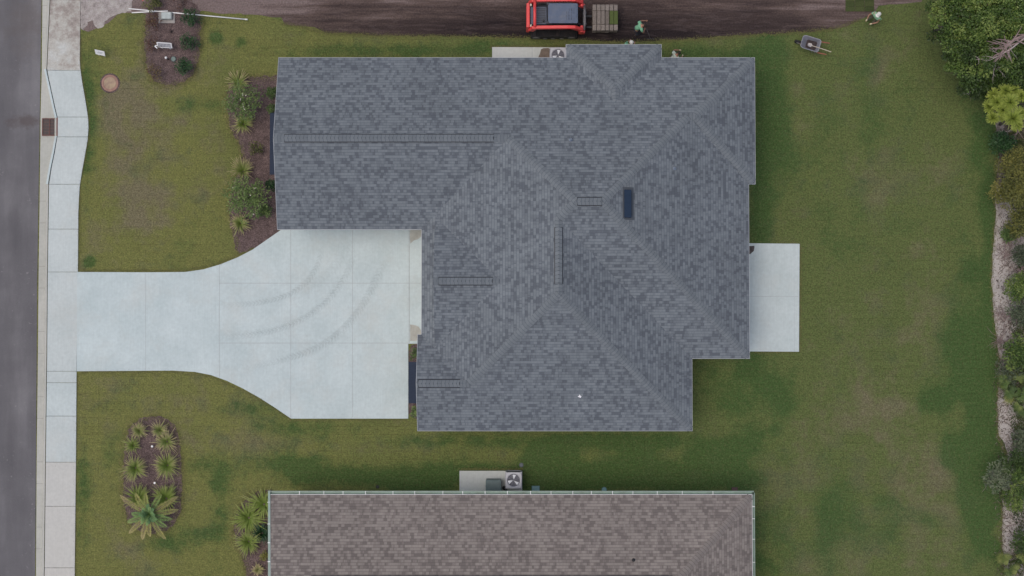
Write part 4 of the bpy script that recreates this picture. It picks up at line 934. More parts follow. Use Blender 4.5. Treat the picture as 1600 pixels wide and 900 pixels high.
# tracks
for s in (-1, 1):
    prof = [(-1.25,.12),(-1.15,0),(1.0,0),(1.15,.14),(1.12,.36),(.2,.62),(-1.0,.66),(-1.22,.5)]
    m = MB(); m.xprism(prof, min(s*.47,s*.85), max(s*.47,s*.85)); tr = m.build('track', M['rubber'], t, bevel=.03)
    m = MB(); P_ = [Vector((a, b)) for a, b in prof]
    for i in range(8):
        a, b = P_[i], P_[(i+1) % 8]; L = (b-a).length; d = (b-a)/L; nrm = Vector((-d.y, d.x)); n = int(L/.12)
        for k in range(n):
            c = a + d*(k+.5)*L/max(n,1); q = [c-d*.03, c+d*.03, c+d*.03-nrm*-.035, c-d*.03-nrm*-.035]
            m.xprism([(p.x, p.y) for p in q], min(s*.48,s*.84), max(s*.48,s*.84))
    m.build('tread', M['rubber'], tr)
    m = MB()
    for x in (-.95,.85): m.tube([(x, s*.855, .3),(x, s*.875, .3)], .2, 18)
    for x in (-.5,-.1,.35): m.tube([(x, s*.855, .16),(x, s*.875, .16)], .11, 14)
    m.build('track_wheel', M['steel'], tr)
    m = MB(); y0, y1 = (s*.60, s*.76) if s > 0 else (s*.76, s*.60)
    m.xprism([(-1.38,1.35),(-1.12,1.25),(-.95,1.72),(.7,1.80),(1.08,1.45),(1.26,.75),(1.40,.75),(1.34,1.5),(.95,1.96),(.55,2.0),(-1.0,1.93),(-1.2,1.85)], y0, y1)
    m.build('lift_arm', M['red'], t, bevel=.025)
    m = MB(); m.tube([(-.9,s*.56,1.0),(.1,s*.56,1.35)], .05, 10); m.tube([(.1,s*.56,1.35),(.75,s*.56,1.62)], .028, 10); m.build('lift_cylinder', M['mdark'], t)
    m = MB(); m.rbox((1.18,min(s*.52,s*.74),.62),(1.50,max(s*.52,s*.74),.95), .05, .5, 3, .03); m.build('arm_foot', M['red'], t)
    m = MB(); m.tube([(1.30,s*.48,1.35),(1.30,s*.80,1.35)], .09, 12); m.build('arm_knuckle', M['red'], t)
    m = MB(); m.tube([(1.12,s*.40,1.55),(1.36,s*.40,1.0),(1.5,s*.40,.7)], [.045,.04,.03], 10); m.build('tilt_cylinder', M['mdark'], t)
m = MB(); m.tube([(-1.06,-.68,1.97),(-1.06,.68,1.97)], .075, 12); m.build('cross_tube', M['red'], t, smooth=True)
m = MB(); m.box((1.42,-.60,.28),(1.50,.60,.34)); m.box((1.42,-.60,.95),(1.50,.60,1.02))
for y in (-.58,-.2,.2,.58): m.box((1.43,y-.03,.341),(1.49,y+.03,.949))
m.tube([(1.46,-.62,1.12),(1.50,-.3,1.22),(1.50,.3,1.22),(1.46,.62,1.12)], .022, 8)
m.tube([(1.46,-.62,.98),(1.46,-.62,1.12)], .022, 8); m.tube([(1.46,.62,.98),(1.46,.62,1.12)], .022, 8)
m.build('fork_carriage', M['steel'], t)
for s in (-1, 1):
    m = MB(); m.xprism([(1.51,.20),(2.72,.20),(2.72,.215),(1.60,.245),(1.57,.95),(1.51,.95)], s*.28-.05, s*.28+.05); m.build('fork', M['mdark'], t)
sx, sy = P(945.8,26.8,.98)
M['wood'] = plain('pallet_wood', (0.22,0.17,0.12), .85, 0, .25, 5)
t = thing('wooden_pallet', 'wooden pallet held on the loader forks under stacked sod', 'pallet', (sx, sy, .25))
m = MB()
for i in range(7): m.box((-.60+.175*i,-.6,.10),(-.60+.175*i+.13,.6,.12))
m.build('deck', M['wood'], t)
for y in (-.55,0,.55):
    m = MB(); m.box((-.6,y-.045,.0),(.6,y+.045,.099)); m.build('stringer', M['wood'], t)
M['sod'] = toned('sod_back', [(0, (0.135,0.115,0.098)), (1, (0.225,0.195,0.172))], .95, .3, 14, .1)
M['sod_g'] = toned('sod_turf', [(0, (0.07,0.09,0.03)), (1, (0.085,0.11,0.038))], .95, .4, 30, .1)
m = MB(); rr = random.Random(4)
for k in range(8):
    z0 = .372+.06*k
    for i in range(6):
        x0 = -.64+.214*i; m.rbox((x0+.004+rr.uniform(0,.008), -.66+rr.uniform(0,.03), z0),(x0+.209, .66-rr.uniform(0,.03), z0+.056), .02, rr.random(), 2)
o = m.build('sod_stack', M['sod']); o.location = (sx, sy, 0); tag(o, 'layered stack of cut sod below the top slabs on the pallet', 'sod stack')
colw = ['first column next to the loader', 'second column from the loader', 'third column from the loader', 'fourth column from the loader', 'fifth column from the loader', 'last column farthest from the loader']
for i in range(6):
    for j, (ya, yb, rw) in enumerate(((-.66,-.36,'house-side'),(-.345,.335,'middle'),(.35,.66,'top'))):
        x0 = -.64+.214*i; m = MB(); gt = (j == 1 and i >= 4); h = .9+(.02 if gt else 0)+rr.uniform(-.008,.008)
        m.rbox((x0+.009, ya, .853),(x0+.196+(0.0 if not gt else .012), yb, h+.02), .025, rr.uniform(.55,1) if not (i == 3 and j == 1) else .2, 3, .015)
        o = m.build('sod_slab', M['sod_g'] if gt else M['sod']); o.location = (sx, sy, 0)
        tag(o, ('green grassy' if gt else 'grey-brown') + ' sod slab in the ' + rw + ' row, ' + colw[i], 'sod slab', 'top sod slabs on the pallet')

# ---------------------------------------------------------------- wheelbarrow with soil and a shovel
wx, wy = P(1268,69,.55)
t = thing('wheelbarrow', 'grey wheelbarrow full of dark soil standing on the lawn', 'wheelbarrow', (wx, wy, 0), R(-17))
M['tray'] = plain('tray_grey', (0.20,0.20,0.225), .5, .2, .12); M['tray_rim'] = plain('tray_rim', (0.33,0.33,0.35), .4, .3, .08)
def rr_ring(x0, x1, y0, y1, y0b, y1b, r, z):    # tapered rounded ring: narrower at the front (negative x)
    out = []
    for cx, cy, a0 in ((x1-r, y1-r, 0),(x0+r*1.6, y1b-r, 90),(x0+r*1.6, y0b+r, 180),(x1-r, y0+r, 270)):
        for k in range(6): th = R(a0+90*k/5); q = r*(1.6 if cx < 0 else 1); out.append((cx+q*math.cos(th), cy+r*math.sin(th), z))
    return out
o1 = rr_ring(-.53,.42,-.33,.33,-.33,.33,.12,.62); o2 = rr_ring(-.51,.40,-.31,.31,-.31,.31,.11,.615); i1 = rr_ring(-.22,.24,-.19,.19,-.18,.18,.08,.36); u1 = rr_ring(-.24,.26,-.21,.21,-.2,.2,.08,.345)
n = len(o1); m = MB(); fs = []
for l in range(3):
    for k in range(n): j = (k+1) % n; fs.append((l*n+k, l*n+j, (l+1)*n+j, (l+1)*n+k))
m.add(u1+o1+o2+i1, fs+[tuple(range(3*n, 4*n)), tuple(range(n-1,-1,-1))]); m.build('tray', M['tray'], t)
m = MB(); m.tube([(x,y,.622) for x,y,z in o1]+[(o1[0][0],o1[0][1],.622)], .013, 6); m.build('rim', M['tray_rim'], t)
for s in (-1,1):
    m = MB(); m.tube([(-.60,s*.06,.24),(.2,s*.25,.33),(.45,s*.29,.42)], .02, 8); hd = m.build('handle', M['wood'], t)
    m = MB(); m.tube([(.44,s*.29,.42),(.86,s*.30,.60)], .026, 8); m.build('grip', plain('handle_red', (0.28,0.085,0.055), .6), hd)
    m = MB(); m.tube([(.05,s*.22,.33),(.22,s*.24,.0),(.36,s*.24,.0),(.30,s*.26,.36)], .015, 6); m.build('leg', M['steel'], t)
m = MB(); m.tube([(-.62,-.05,.2),(-.62,.05,.2)], .2, 20); wl = m.build('wheel', M['rubber'], t, bevel=.02); m = MB(); m.tube([(-.62,-.056,.2),(-.62,.056,.2)], .09, 14); m.build('hub', M['tray_rim'], wl)
m = MB(); rr = random.Random(8); N_ = 16; vs_ = []
for i in range(N_):
    for j in range(N_):
        x = -.24+.56*i/(N_-1); y = -.235+.47*j/(N_-1); d = max(abs(x-.03)/.29, abs(y)/.235); vs_.append((x, y, .40+.08*(1-d**3)+rr.uniform(-.012,.016)))
m.add(vs_, [(i*N_+j, (i+1)*N_+j, (i+1)*N_+j+1, i*N_+j+1) for i in range(N_-1) for j in range(N_-1)])
o = m.build('soil_heap', plain('dark_soil', (0.045,0.032,0.031), .95, 0, .4, 14, .6)); o.location = (wx, wy, 0); o.rotation_euler = (0,0,R(-17)); tag(o, 'heap of dark soil inside the wheelbarrow tray', 'soil')
t = thing('shovel', 'shovel with pale wooden handle lying across the wheelbarrow', 'shovel', (*P(1266,70.5,.5), .5), R(-22))
m = MB(); m.tube([(.08,0,.02),(.55,0,.16),(1.08,0,.26)], .017, 8); m.build('handle', plain('pale_wood', (0.52,0.45,0.36), .6), t)
m = MB(); m.add([(-.14,0,-.01),(-.10,.08,.0),(.04,.10,.02),(.09,.03,.03),(.09,-.03,.03),(.04,-.10,.02),(-.10,-.08,.0),(-.02,0,-.015)], [(7,0,6),(7,6,5),(7,5,4),(7,4,3),(7,3,2),(7,2,1),(7,1,0)]); b_ = m.build('blade', plain('blade_metal', (0.33,0.31,0.30), .5, .4, .2), t)

# ---------------------------------------------------------------- people
M['skin'] = plain('skin', (0.30,0.155,0.10), .6, 0, .08); M['hiviz'] = plain('green_shirt', (0.155,0.36,0.22), .85, 0, .2, 5)
M['hiviz2'] = plain('pale_green_shirt', (0.24,0.42,0.25), .85, 0, .15, 5); M['denim'] = plain('dark_trousers', (0.022,0.024,0.036), .9, 0, .25, 6)
M['khaki'] = plain('olive_trousers', (0.075,0.075,0.045), .9, 0, .25, 6); M['boots'] = plain('boots', (0.05,0.035,0.025), .8)
M['hairm'] = plain('hair', (0.02,0.014,0.011), .8); M['hat_w'] = plain('white_cap', (0.62,0.61,0.56), .8, 0, .06); M['bandana'] = plain('red_cloth', (0.42,0.05,0.06), .85)
M['glove'] = plain('glove', (0.45,0.42,0.26), .8)
def skin_mesh(name, chains, mat, parent, sub=1):
    vs_ = []; es = []; rad = []; idx = {}
    for ch in chains:
        prev = None
        for p, r in ch:
            key = (round(p[0],4), round(p[1],4), round(p[2],4))
            if key not in idx: idx[key] = len(vs_); vs_.append(key); rad.append(r)
            k = idx[key]
            if prev is not None and prev != k: es.append((prev, k))
            prev = k
    me = bpy.data.meshes.new(name); me.from_pydata(vs_, es, []); o = bpy.data.objects.new(name, me); C.objects.link(o)
    md = o.modifiers.new('skin', 'SKIN'); md.use_smooth_shade = True
    for i, r in enumerate(rad):
        sv = me.skin_vertices[0].data[i]; sv.radius = (r, r) if not hasattr(r, '__len__') else r
    me.skin_vertices[0].data[0].use_root = True
    s_ = o.modifiers.new('sub', 'SUBSURF'); s_.levels = sub; s_.render_levels = sub
    dg = bpy.context.evaluated_depsgraph_get(); m2 = bpy.data.meshes.new_from_object(o.evaluated_get(dg))
    m2.name = name; bpy.data.objects.remove(o); m2.materials.clear(); m2.materials.append(mat)
    m2.polygons.foreach_set('use_smooth', [True]*len(m2.polygons))
    o = bpy.data.objects.new(name, m2); C.objects.link(o); o.parent = parent; return o
def V(*a): return Vector(a)
def lerp(a, b, t): return a + (b-a)*t
def person(label, loc, rotz, pel, chest, neck, head, sh, el, ha, kn, an, shirt, trs, hat=None, gloves=None, cloth=None, hipw=.1, short=False, hair=True):
    """all points local, the person faces +x; sh/el/ha/kn/an are (right, left) pairs"""
    t = thing('person', label, 'person', loc, rotz)
    pel, chest, neck, head = V(*pel), V(*chest), V(*neck), V(*head); sh = [V(*p) for p in sh]; el = [V(*p) for p in el]; ha = [V(*p) for p in ha]; kn = [V(*p) for p in kn]; an = [V(*p) for p in an]
    mid = lerp(pel, chest, .5); up = lerp(chest, neck, .55); hp = [pel+V(0,-hipw,-.04), pel+V(0,hipw,-.04)]
    ch = [[(pel,.13),(mid,.125),(chest,.145),(up,.10),(neck,.052),(lerp(neck,head,.35),.052),(lerp(neck,head,.8),.075),(head,.088),(head+(head-neck).normalized()*.07,.07)]]
    for s in (0,1):
        w = lerp(el[s], ha[s], .92); d = (ha[s]-el[s]).normalized(); side = d.cross(V(0,0,1)); side = side.normalized() if side.length > .1 else V(0,1,0)
        palm = ha[s]+d*.05
        ch.append([(up,.10),(sh[s],.062),(lerp(sh[s],el[s],.5),.048),(el[s],.038),(lerp(el[s],ha[s],.4),.037),(w,.025),(palm,.03)])
        dn = V(0,0,-1)*.7 + d*.3
        for f in range(4):
            b0 = palm + side*(.027-.018*f) + d*.02; ln = (.036,.042,.04,.032)[f]
            ch.append([(palm,.03),(b0,.011),(b0+d*ln*.7,.009),(b0+d*ln*.9+dn*ln*.5,.0085),(b0+d*ln*.7+dn*ln*1.1,.0075)])
        sg = 1 if s == 1 else -1; b0 = ha[s]+side*.03*(1)+d*.01
        ch.append([(palm,.03),(b0,.013),(b0+side*.015+d*.03+dn*.01,.010),(b0+side*.005+d*.05+dn*.03,.009)])
        ft = an[s]
        ch.append([(pel,.13),(hp[s],.098),(lerp(hp[s],kn[s],.5),.078),(kn[s],.056),(lerp(kn[s],an[s],.35),.056),(an[s]+V(0,0,.0),.038),(an[s]+V(.06,0,-.05),.036),(an[s]+V(.16,0,-.06),.032)])
    body = skin_mesh('body', ch, M['skin'], t)
    sc = [[(lerp(pel,mid,.1),.152),(mid,.15),(chest,.168),(up,.125),(lerp(up,neck,.6),.075)]]
    for s in (0,1): sc.append([(up,.125),(sh[s],.083),(lerp(sh[s],el[s],.55 if short else .9),.062 if short else .052)] + ([] if short else [(lerp(el[s],ha[s],.55),.046)]))
    skin_mesh('shirt', sc, shirt, t)
    tc_ = [[(mid*.35+pel*.65,.145),(pel,.148)]]
    for s in (0,1): tc_.append([(pel,.148),(hp[s],.113),(lerp(hp[s],kn[s],.5),.092),(kn[s],.072),(lerp(kn[s],an[s],.4),.07),(an[s]+V(0,0,.05),.06)])
    skin_mesh('trousers', tc_, trs, t)
    for s in (0,1): skin_mesh('shoe', [[(an[s]+V(0,0,.03),.05),(an[s]+V(0,0,-.02),.048),(an[s]+V(.07,0,-.04),.047),(an[s]+V(.19,0,-.05),.04)]], M['boots'], t)
    if gloves:
        for s in (0,1):
            d = (ha[s]-el[s]).normalized(); skin_mesh('glove', [[(ha[s]-d*.03,.036),(ha[s]+d*.05,.042),(ha[s]+d*.10,.034)]], gloves, t)
    up_ = (head-neck).normalized(); fw = V(1,0,0); fw = (fw - up_*fw.dot(up_)).normalized(); sd = up_.cross(fw)
    fm = MB()
    for s in (-1,1): fm.ball(tuple(head+fw*.083+sd*s*.031+up_*.005), (.010,.010,.010), .5, 8, 5)
    fm.build('eye', plain('eye_dark', (0.03,0.02,0.02), .3), t)
    skin_mesh('nose', [[(head+fw*.086+up_*.0,.011),(head+fw*.104-up_*.026,.014)]], M['skin'], t)
    fm = MB(); fm.ball(tuple(head+fw*.082-up_*.05), (.010,.024,.006), .5, 8, 5); fm.build('mouth', plain('lips', (0.25,0.1,0.08), .6), t)
    for s in (-1,1): skin_mesh('ear', [[(head+sd*s*.088+up_*.015,.013),(head+sd*s*.09-up_*.02,.010)]], M['skin'], t)
    def cup(rx, lift, name, mat, brim=0):
        m = MB(); c = head+up_*lift; q = fw.cross(sd)
        vs_ = []; n = 20; lv = 6
        for i in range(lv+1):
            a = math.pi/2*i/lv
            for k in range(n):
                th = 2*math.pi*k/n; vs_.append(c + (fw*math.cos(th)+sd*math.sin(th)*.9)*rx*math.cos(a) + up_*rx*1.0*math.sin(a))
        m.add(vs_, [(i*n+k, i*n+(k+1) % n, (i+1)*n+(k+1) % n, (i+1)*n+k) for i in range(lv) for k in range(n)])
        if brim:
            for rng_ in ((brim, 0, 2*math.pi),) if brim > .03 else ():
                vs2 = []
                for k in range(n+1):
                    th = -.9+1.8*k/n; ex = brim*math.cos(th*.9)
                    vs2 += [c+(fw*math.cos(th)+sd*math.sin(th)*.9)*rx*.98, c+(fw*math.cos(th)+sd*math.sin(th)*.9)*(rx+ex)-up_*.015]
                m.add(vs2, [(2*k, 2*k+1, 2*k+3, 2*k+2) for k in range(n)])
        return m.build(name, mat, t, smooth=True)
    cup(.104, .005, 'hair', M['hairm'])
    if hat: cup(.118, .02, 'cap', hat, .075)
    if cloth: skin_mesh('neck_cloth', [[(lerp(neck,head,.0)-fw*.02,.068),(lerp(neck,head,.45)-fw*.015,.074)]], cloth, t)
    return t
gx, gy = P(1001,41,1.15)
person('person in a green shirt bending over a rake on the dark soil', (gx-.1, gy-.05, .006), R(8), (-.12,0,.88), (.05,0,1.24), (.16,.0,1.40), (.27,-.02,1.50),
       ((.10,-.21,1.33),(.04,.22,1.33)), ((.20,-.30,1.06),(.20,.30,1.18)), ((.30,-.12,.98),(.42,.30,1.06)), ((.10,-.15,.47),(.08,.13,.47)), ((-.10,-.17,.09),(-.02,.15,.09)), M['hiviz'], M['denim'], None, None, None, short=True)
t = thing('rake', 'long thin-handled rake held by the person in green', 'rake', (*P(1016,61,.0), .01))
hd = V(gx+.33, gy-.18, 1.08) - V(*t.location)
m = MB(); m.tube([(0,0,.03), tuple(hd), tuple(hd*1.15)], .013, 8); m.build('handle', plain('grey_handle', (0.16,0.14,0.14), .6), t)
m = MB(); m.box((-.2,-.012,.02),(.2,.012,.045))
for i in range(11): m.box((-.195+.038*i,-.006,-.02),(-.187+.038*i,.006,.02))
m.build('head', M['mdark'], t)
hx, hy = P(1371,24,1.2)
person('person in a pale green shirt and white cap working at the edge of the sod', (hx+.0, hy+.0, 0), R(222), (-.12,0,.80), (.04,0,1.13), (.03,.0,1.32), (.02,.0,1.50),
       ((.05,-.20,1.24),(.05,.20,1.24)), ((.20,-.30,1.02),(.16,.27,1.0)), ((.42,-.20,.90),(.38,.12,.86)), ((.22,-.16,.46),(.2,.14,.44)), ((-.04,-.17,.09),(-.06,.15,.09)), M['hiviz2'], M['khaki'], M['hat_w'], M['glove'], M['bandana'], short=True)
# two people half hidden behind the eave
fx, fy = P(987.5,62.5,1.45)
person('person with a white cap just showing beyond the roof edge', (fx-.12, fy-.28, 0), R(60), (-.16,0,.86), (-.02,0,1.16), (.06,.0,1.32), (.16,.0,1.46),
       ((.0,-.20,1.25),(.0,.20,1.25)), ((.14,-.25,.98),(.14,.25,.98)), ((.36,-.14,.86),(.36,.14,.86)), ((.10,-.14,.46),(.10,.12,.46)), ((-.10,-.15,.09),(-.08,.14,.09)), M['hiviz'], M['denim'], M['hat_w'])
qx, qy = P(1058,84.5,.95)
person('person in a pale shirt with dark hair crouching by the house wall', (qx-.05, qy-.05, 0), R(35), (-.2,0,.40), (-.02,0,.74), (.06,.0,.88), (.16,.0,.98),
       ((.0,-.21,.80),(.0,.21,.80)), ((.14,-.30,.60),(.14,.30,.62)), ((.36,-.16,.42),(.40,.16,.46)), ((.24,-.20,.46),(.24,.20,.44)), ((.02,-.16,.09),(.0,.16,.09)), plain('pale_shirt', (0.42,0.48,0.40), .85), M['khaki'], None, M['glove'], short=True)

# ---------------------------------------------------------------- plants
M['leaf'] = toned('green_leaf', [(0, (0.024,0.042,0.012)), (.35, (0.055,0.098,0.022)), (.7, (0.10,0.165,0.033)), (1, (0.22,0.28,0.07))], .5, .2, 6, .35, .18)
M['leaf_y'] = toned('yellow_green_leaf', [(0, (0.06,0.07,0.022)), (.4, (0.125,0.135,0.035)), (1, (0.25,0.235,0.06))], .5, .2, 6, .3, .18)
M['needle'] = toned('pine_needle', [(0, (0.09,0.14,0.03)), (.45, (0.32,0.40,0.075)), (1, (0.56,0.62,0.16))], .5, .2, 6, .3, .3)
M['leaf_g'] = toned('grey_green_leaf', [(0, (0.05,0.066,0.04)), (.5, (0.11,0.14,0.08)), (1, (0.19,0.22,0.13))], .6, .2, 6, .3, .15)
M['leaf_d'] = toned('dark_leaf', [(0, (0.010,0.028,0.010)), (.5, (0.022,0.062,0.020)), (1, (0.05,0.115,0.035))], .45, .2, 6, .35, .12)
M['leaf_b'] = toned('bright_leaf', [(0, (0.05,0.085,0.028)), (.5, (0.11,0.18,0.05)), (1, (0.21,0.28,0.09))], .5, .2, 6, .35, .2)
M['leaf_r'] = toned('reddish_leaf', [(0, (0.05,0.022,0.018)), (.5, (0.11,0.055,0.035)), (1, (0.15,0.12,0.05))], .6, .2, 6, .3, .1)
M['blade'] = toned('grass_blade', [(0, (0.12,0.20,0.04)), (.3, (0.20,0.28,0.06)), (.6, (0.30,0.33,0.12)), (.85, (0.42,0.35,0.20)), (1, (0.52,0.42,0.27))], .8, .15, 8, .15, .25)
M['frond'] = toned('palm_frond', [(0, (0.045,0.11,0.045)), (.25, (0.12,0.23,0.075)), (.5, (0.20,0.30,0.09)), (.75, (0.34,0.33,0.10)), (1, (0.42,0.33,0.18))], .55, .15, 8, .3, .15)
M['palmetto'] = toned('palmetto_frond', [(0, (0.03,0.055,0.018)), (.4, (0.08,0.13,0.03)), (.75, (0.20,0.22,0.06)), (1, (0.33,0.28,0.08))], .55, .15, 8, .3, .15)
M['bark'] = plain('bark', (0.14,0.11,0.095), .95, 0, .3, 8, .4); M['dead'] = plain('dead_wood', (0.36,0.31,0.29), .95, 0, .25, 6, .3); M['dead_p'] = plain('pinkish_dead_wood', (0.24,0.175,0.165), .95, 0, .3, 6, .3)
M['petal'] = plain('white_petal', (0.65,0.60,0.52), .7); M['petal_y'] = plain('yellow_petal', (0.42,0.38,0.05), .7)

def leafquad(m, p, d, up, L, W, t, curl=.15):
    d = d.normalized(); s = d.cross(up)
    if s.length < 1e-3: s = V(1,0,0)
    s.normalize(); n = s.cross(d)
    m.add([p, p+d*L*.5+s*W*.5-n*curl*W, p+d*L-n*curl*L, p+d*L*.5-s*W*.5-n*curl*W], [(0,1,2),(0,2,3)], [t*.9, t, t, t])
def rvec(rr):
    while True:
        v = V(rr.uniform(-1,1), rr.uniform(-1,1), rr.uniform(-1,1))
        if .05 < v.length < 1: return v.normalized()
def limbs(m, base, targets, r0, rr, kink=.12):
    for tg in targets:
        n = 5; pts = []; L = (tg-base).length
        for i in range(n+1):
            f = i/n; p = lerp(base, tg, f); p.z = base.z + (tg.z-base.z)*(f**.8)
            if 0 < i < n: p = p + rvec(rr)*L*kink*.6
            pts.append(p)
        m.tube(pts, [max(.006, r0*(1-f_/n*.85)) for f_ in range(n+1)], 6)
def crown_tree(name, label, cat, u, v, ztop, rad, nclump, nleaf, mat, group=None, seed=1, leaf=(.13,.075), tone=(0.1,.95), cr=.42, flat=.75, bark=None, dead=0, petals=None, sink=.25):
    """(u, v) is where the crown shows; its middle height gives the ground position"""
    rr = random.Random(seed); hc = ztop - rad*flat*.6; x, y = P(u, v, hc)
    t = thing(name, label, cat, (x, y, 0), 0, group)
    cl = []
    for i in range(nclump):
        th = i*2.399963 + rr.uniform(-.4,.4); q = math.sqrt((i+.5)/nclump)*rr.uniform(.8,1.12); hh = math.sqrt(max(0, 1-min(1,q)**2))
        z = hc + rad*flat*hh*rr.uniform(.3,1.0) - (sink*rad if rr.random() < .25 else 0)
        cl.append((V(q*rad*math.cos(th), q*rad*math.sin(th), max(.12, z)), rr.uniform(.6,1.15)*cr, rr.uniform(*tone)))
    tm = MB(); tz = max(.2, hc*.45)
    tm.tube([(0,0,-.05),(rr.uniform(-.05,.05),rr.uniform(-.05,.05),tz*.5),(0,0,tz)], [max(.02,.05*rad+.02*hc), .04*rad+.015*hc, .035*rad+.01*hc], 8)
    limbs(tm, V(0,0,tz*.95), [c[0] for c in cl[::2]], .02*rad+.008*hc, rr)
    for k in range(dead):
        a = rr.uniform(0, 6.28); e = V(math.cos(a)*rad*1.15, math.sin(a)*rad*1.15, hc+rr.uniform(-.2,.4)*rad); limbs(tm, V(0,0,tz), [e, e+rvec(rr)*.5], .03, rr)
    tm.build('trunk', bark or M['bark'], t, smooth=True)
    m = MB(); up = V(0,0,1)
    for c, r, tn in cl:
        for k in range(nleaf):
            o_ = rvec(rr)*r*(rr.random()**.45); o_.z *= .7
            p = c+o_; d = (o_.normalized()*.8 + rvec(rr)*.7 + V(0,0,-.1)); tt = min(1, max(0, tn + rr.uniform(-.22,.22)))
            leafquad(m, p, d, (up + rvec(rr)*.7).normalized(), leaf[0]*rr.uniform(.6,1.3), leaf[1]*rr.uniform(.7,1.2), tt)
    m.build('crown', mat, t)
    if petals:
        m = MB()
        for k in range(petals):
            c, r, tn = rr.choice(cl); p = c + V(rr.uniform(-r,r), rr.uniform(-r,r), r*.6)
            for j in range(5): leafquad(m, p+rvec(rr)*.02, rvec(rr)+V(0,0,.3), up, .05, .04, .5)
        m.build('flower', M['petal'], t)
    return t
def grass_clump(name, label, u, v, r, n, group, seed, tone=(0.0,.9), up=.0, width=.022, bias=None, h=.5, cat='ornamental grass', mat=None):
    rr = random.Random(seed); x, y = P(u, v, .1); t = thing(name, label, cat, (x, y, 0), 0, group); m = MB()
    for i in range(n):
        a = rr.uniform(0, 2*math.pi); L = r*rr.uniform(.6,1.15)*(1.35 if rr.random() < .25 else 1.0); hh = h*rr.uniform(.35,.9)
        dx, dy = math.cos(a)*L + rr.gauss(0,.04), math.sin(a)*L + rr.gauss(0,.04)
        if bias: dx += bias[0]*r*rr.uniform(.2,1); dy += bias[1]*r*rr.uniform(.2,1)
        side = V(-dy, dx, 0).normalized(); pts = []
        for k in range(6):
            f = k/5; pts.append(V(dx*f, dy*f, .02 + hh*(math.sin(min(1.0,f*1.05)*math.pi*(.62 if up < .5 else .45)))))
        w = width*1.7*rr.uniform(.7,1.3); vs_ = []; tn = []; t1 = tone[1]*rr.uniform(.7,1.1)
        for k, p in enumerate(pts):
            ww = w*(1-(k/5)**2.2)+.006; vs_ += [p-side*ww/2, p+side*ww/2]; tt = tone[0]+(t1-tone[0])*(k/5)**1.1; tn += [min(1,tt)]*2
        m.add(vs_, [(2*k, 2*k+1, 2*k+3, 2*k+2) for k in range(5)], tn)
    m.build('foliage', mat or M['blade'], t)
    cm = MB(); cm.lathe([(r*.14,-.01),(r*.12,.06),(r*.04,.12)], 9); cm.build('root_crown', M['bark'], t)
    return t
G1 = 'grass clumps in the palm bed'
for i, (lb, u, v, r, n, tone, up, bias) in enumerate((
    ('small brownish grass clump at the top left of the palm bed', 218,673,.40,120,(.35,.95),0,None),
    ('small yellowish grass clump at the top right of the palm bed', 250,672,.42,120,(.3,1.0),0,(.25,.1)),
    ('dark small grass clump at the left edge above the white cap', 209,696,.42,90,(.15,.8),0,(-.1,.2)),
    ('straw-tipped grass clump right of the upper white cap', 261,690,.52,160,(.25,1.0),0,None),
    ('bright green-centred grass clump on the left between the two white caps', 212,731,.60,210,(.15,.9),0,None),
    ('bright green-centred grass clump on the right between the two white caps', 262,727,.60,210,(.1,.9),0,None),
    ('upright green grass clump just left above the palm', 217,779,.58,210,(.1,.68),1,(.12,.4)),
    ('upright green grass clump just right above the palm', 260,779,.60,230,(.08,.66),1,(.05,.3)))):
    grass_clump('ornamental_grass', lb, u, v, r, n, G1, 30+i, tone, up, .02, bias, .45+.1*(i > 3))
G2 = 'grass clumps in the bed by the grey-roofed house'
grass_clump('ornamental_grass', 'straw-tipped grass clump at the top corner of the house bed', 373,130,.52,130,G2,41,(.15,1.0),1,.018,(-.05,.2))
grass_clump('ornamental_grass', 'green grass clump below the white-flowering shrub', 381,194,.50,150,G2,42,(.1,.95),0,.018)
grass_clump('ornamental_grass', 'tall grass clump with long straw plumes above the bright shrub', 380,268,.52,150,G2,43,(.2,1.0),1,.02,(0,.45),.7)
grass_clump('ornamental_grass', 'straw grass clump below the bright shrub near the driveway', 376,349,.48,120,G2,44,(.25,1.0),0,.02,(0,-.1))
G3 = 'clumps in the bed by the brown-roofed house'
grass_clump('ornamental_grass', 'long-leaved clump touching the corner of the green gutter', 413,788,.72,150,G3,45,(.2,.66),0,.028,(-.25,.1))
grass_clump('ornamental_grass', 'round open clump at the left of the neighbour bed', 389,809,.74,170,G3,46,(.2,.62),0,.028)
grass_clump('ornamental_grass', 'pale green clump below the round open clump', 389,846,.60,170,G3,47,(.2,.68),0,.026,(-.1,-.1))
grass_clump('spiky_plant', 'dark green spiky plant against the brown-roofed house', 410,833,.46,130,G3,48,(.15,.5),0,.04,None,.5,'plant',M['leaf_d'])
grass_clump('spiky_plant', 'dried yellowish spiky plant at the bottom of the neighbour bed', 403,890,.32,60,G3,49,(.6,.95),0,.035,None,.3,'plant')
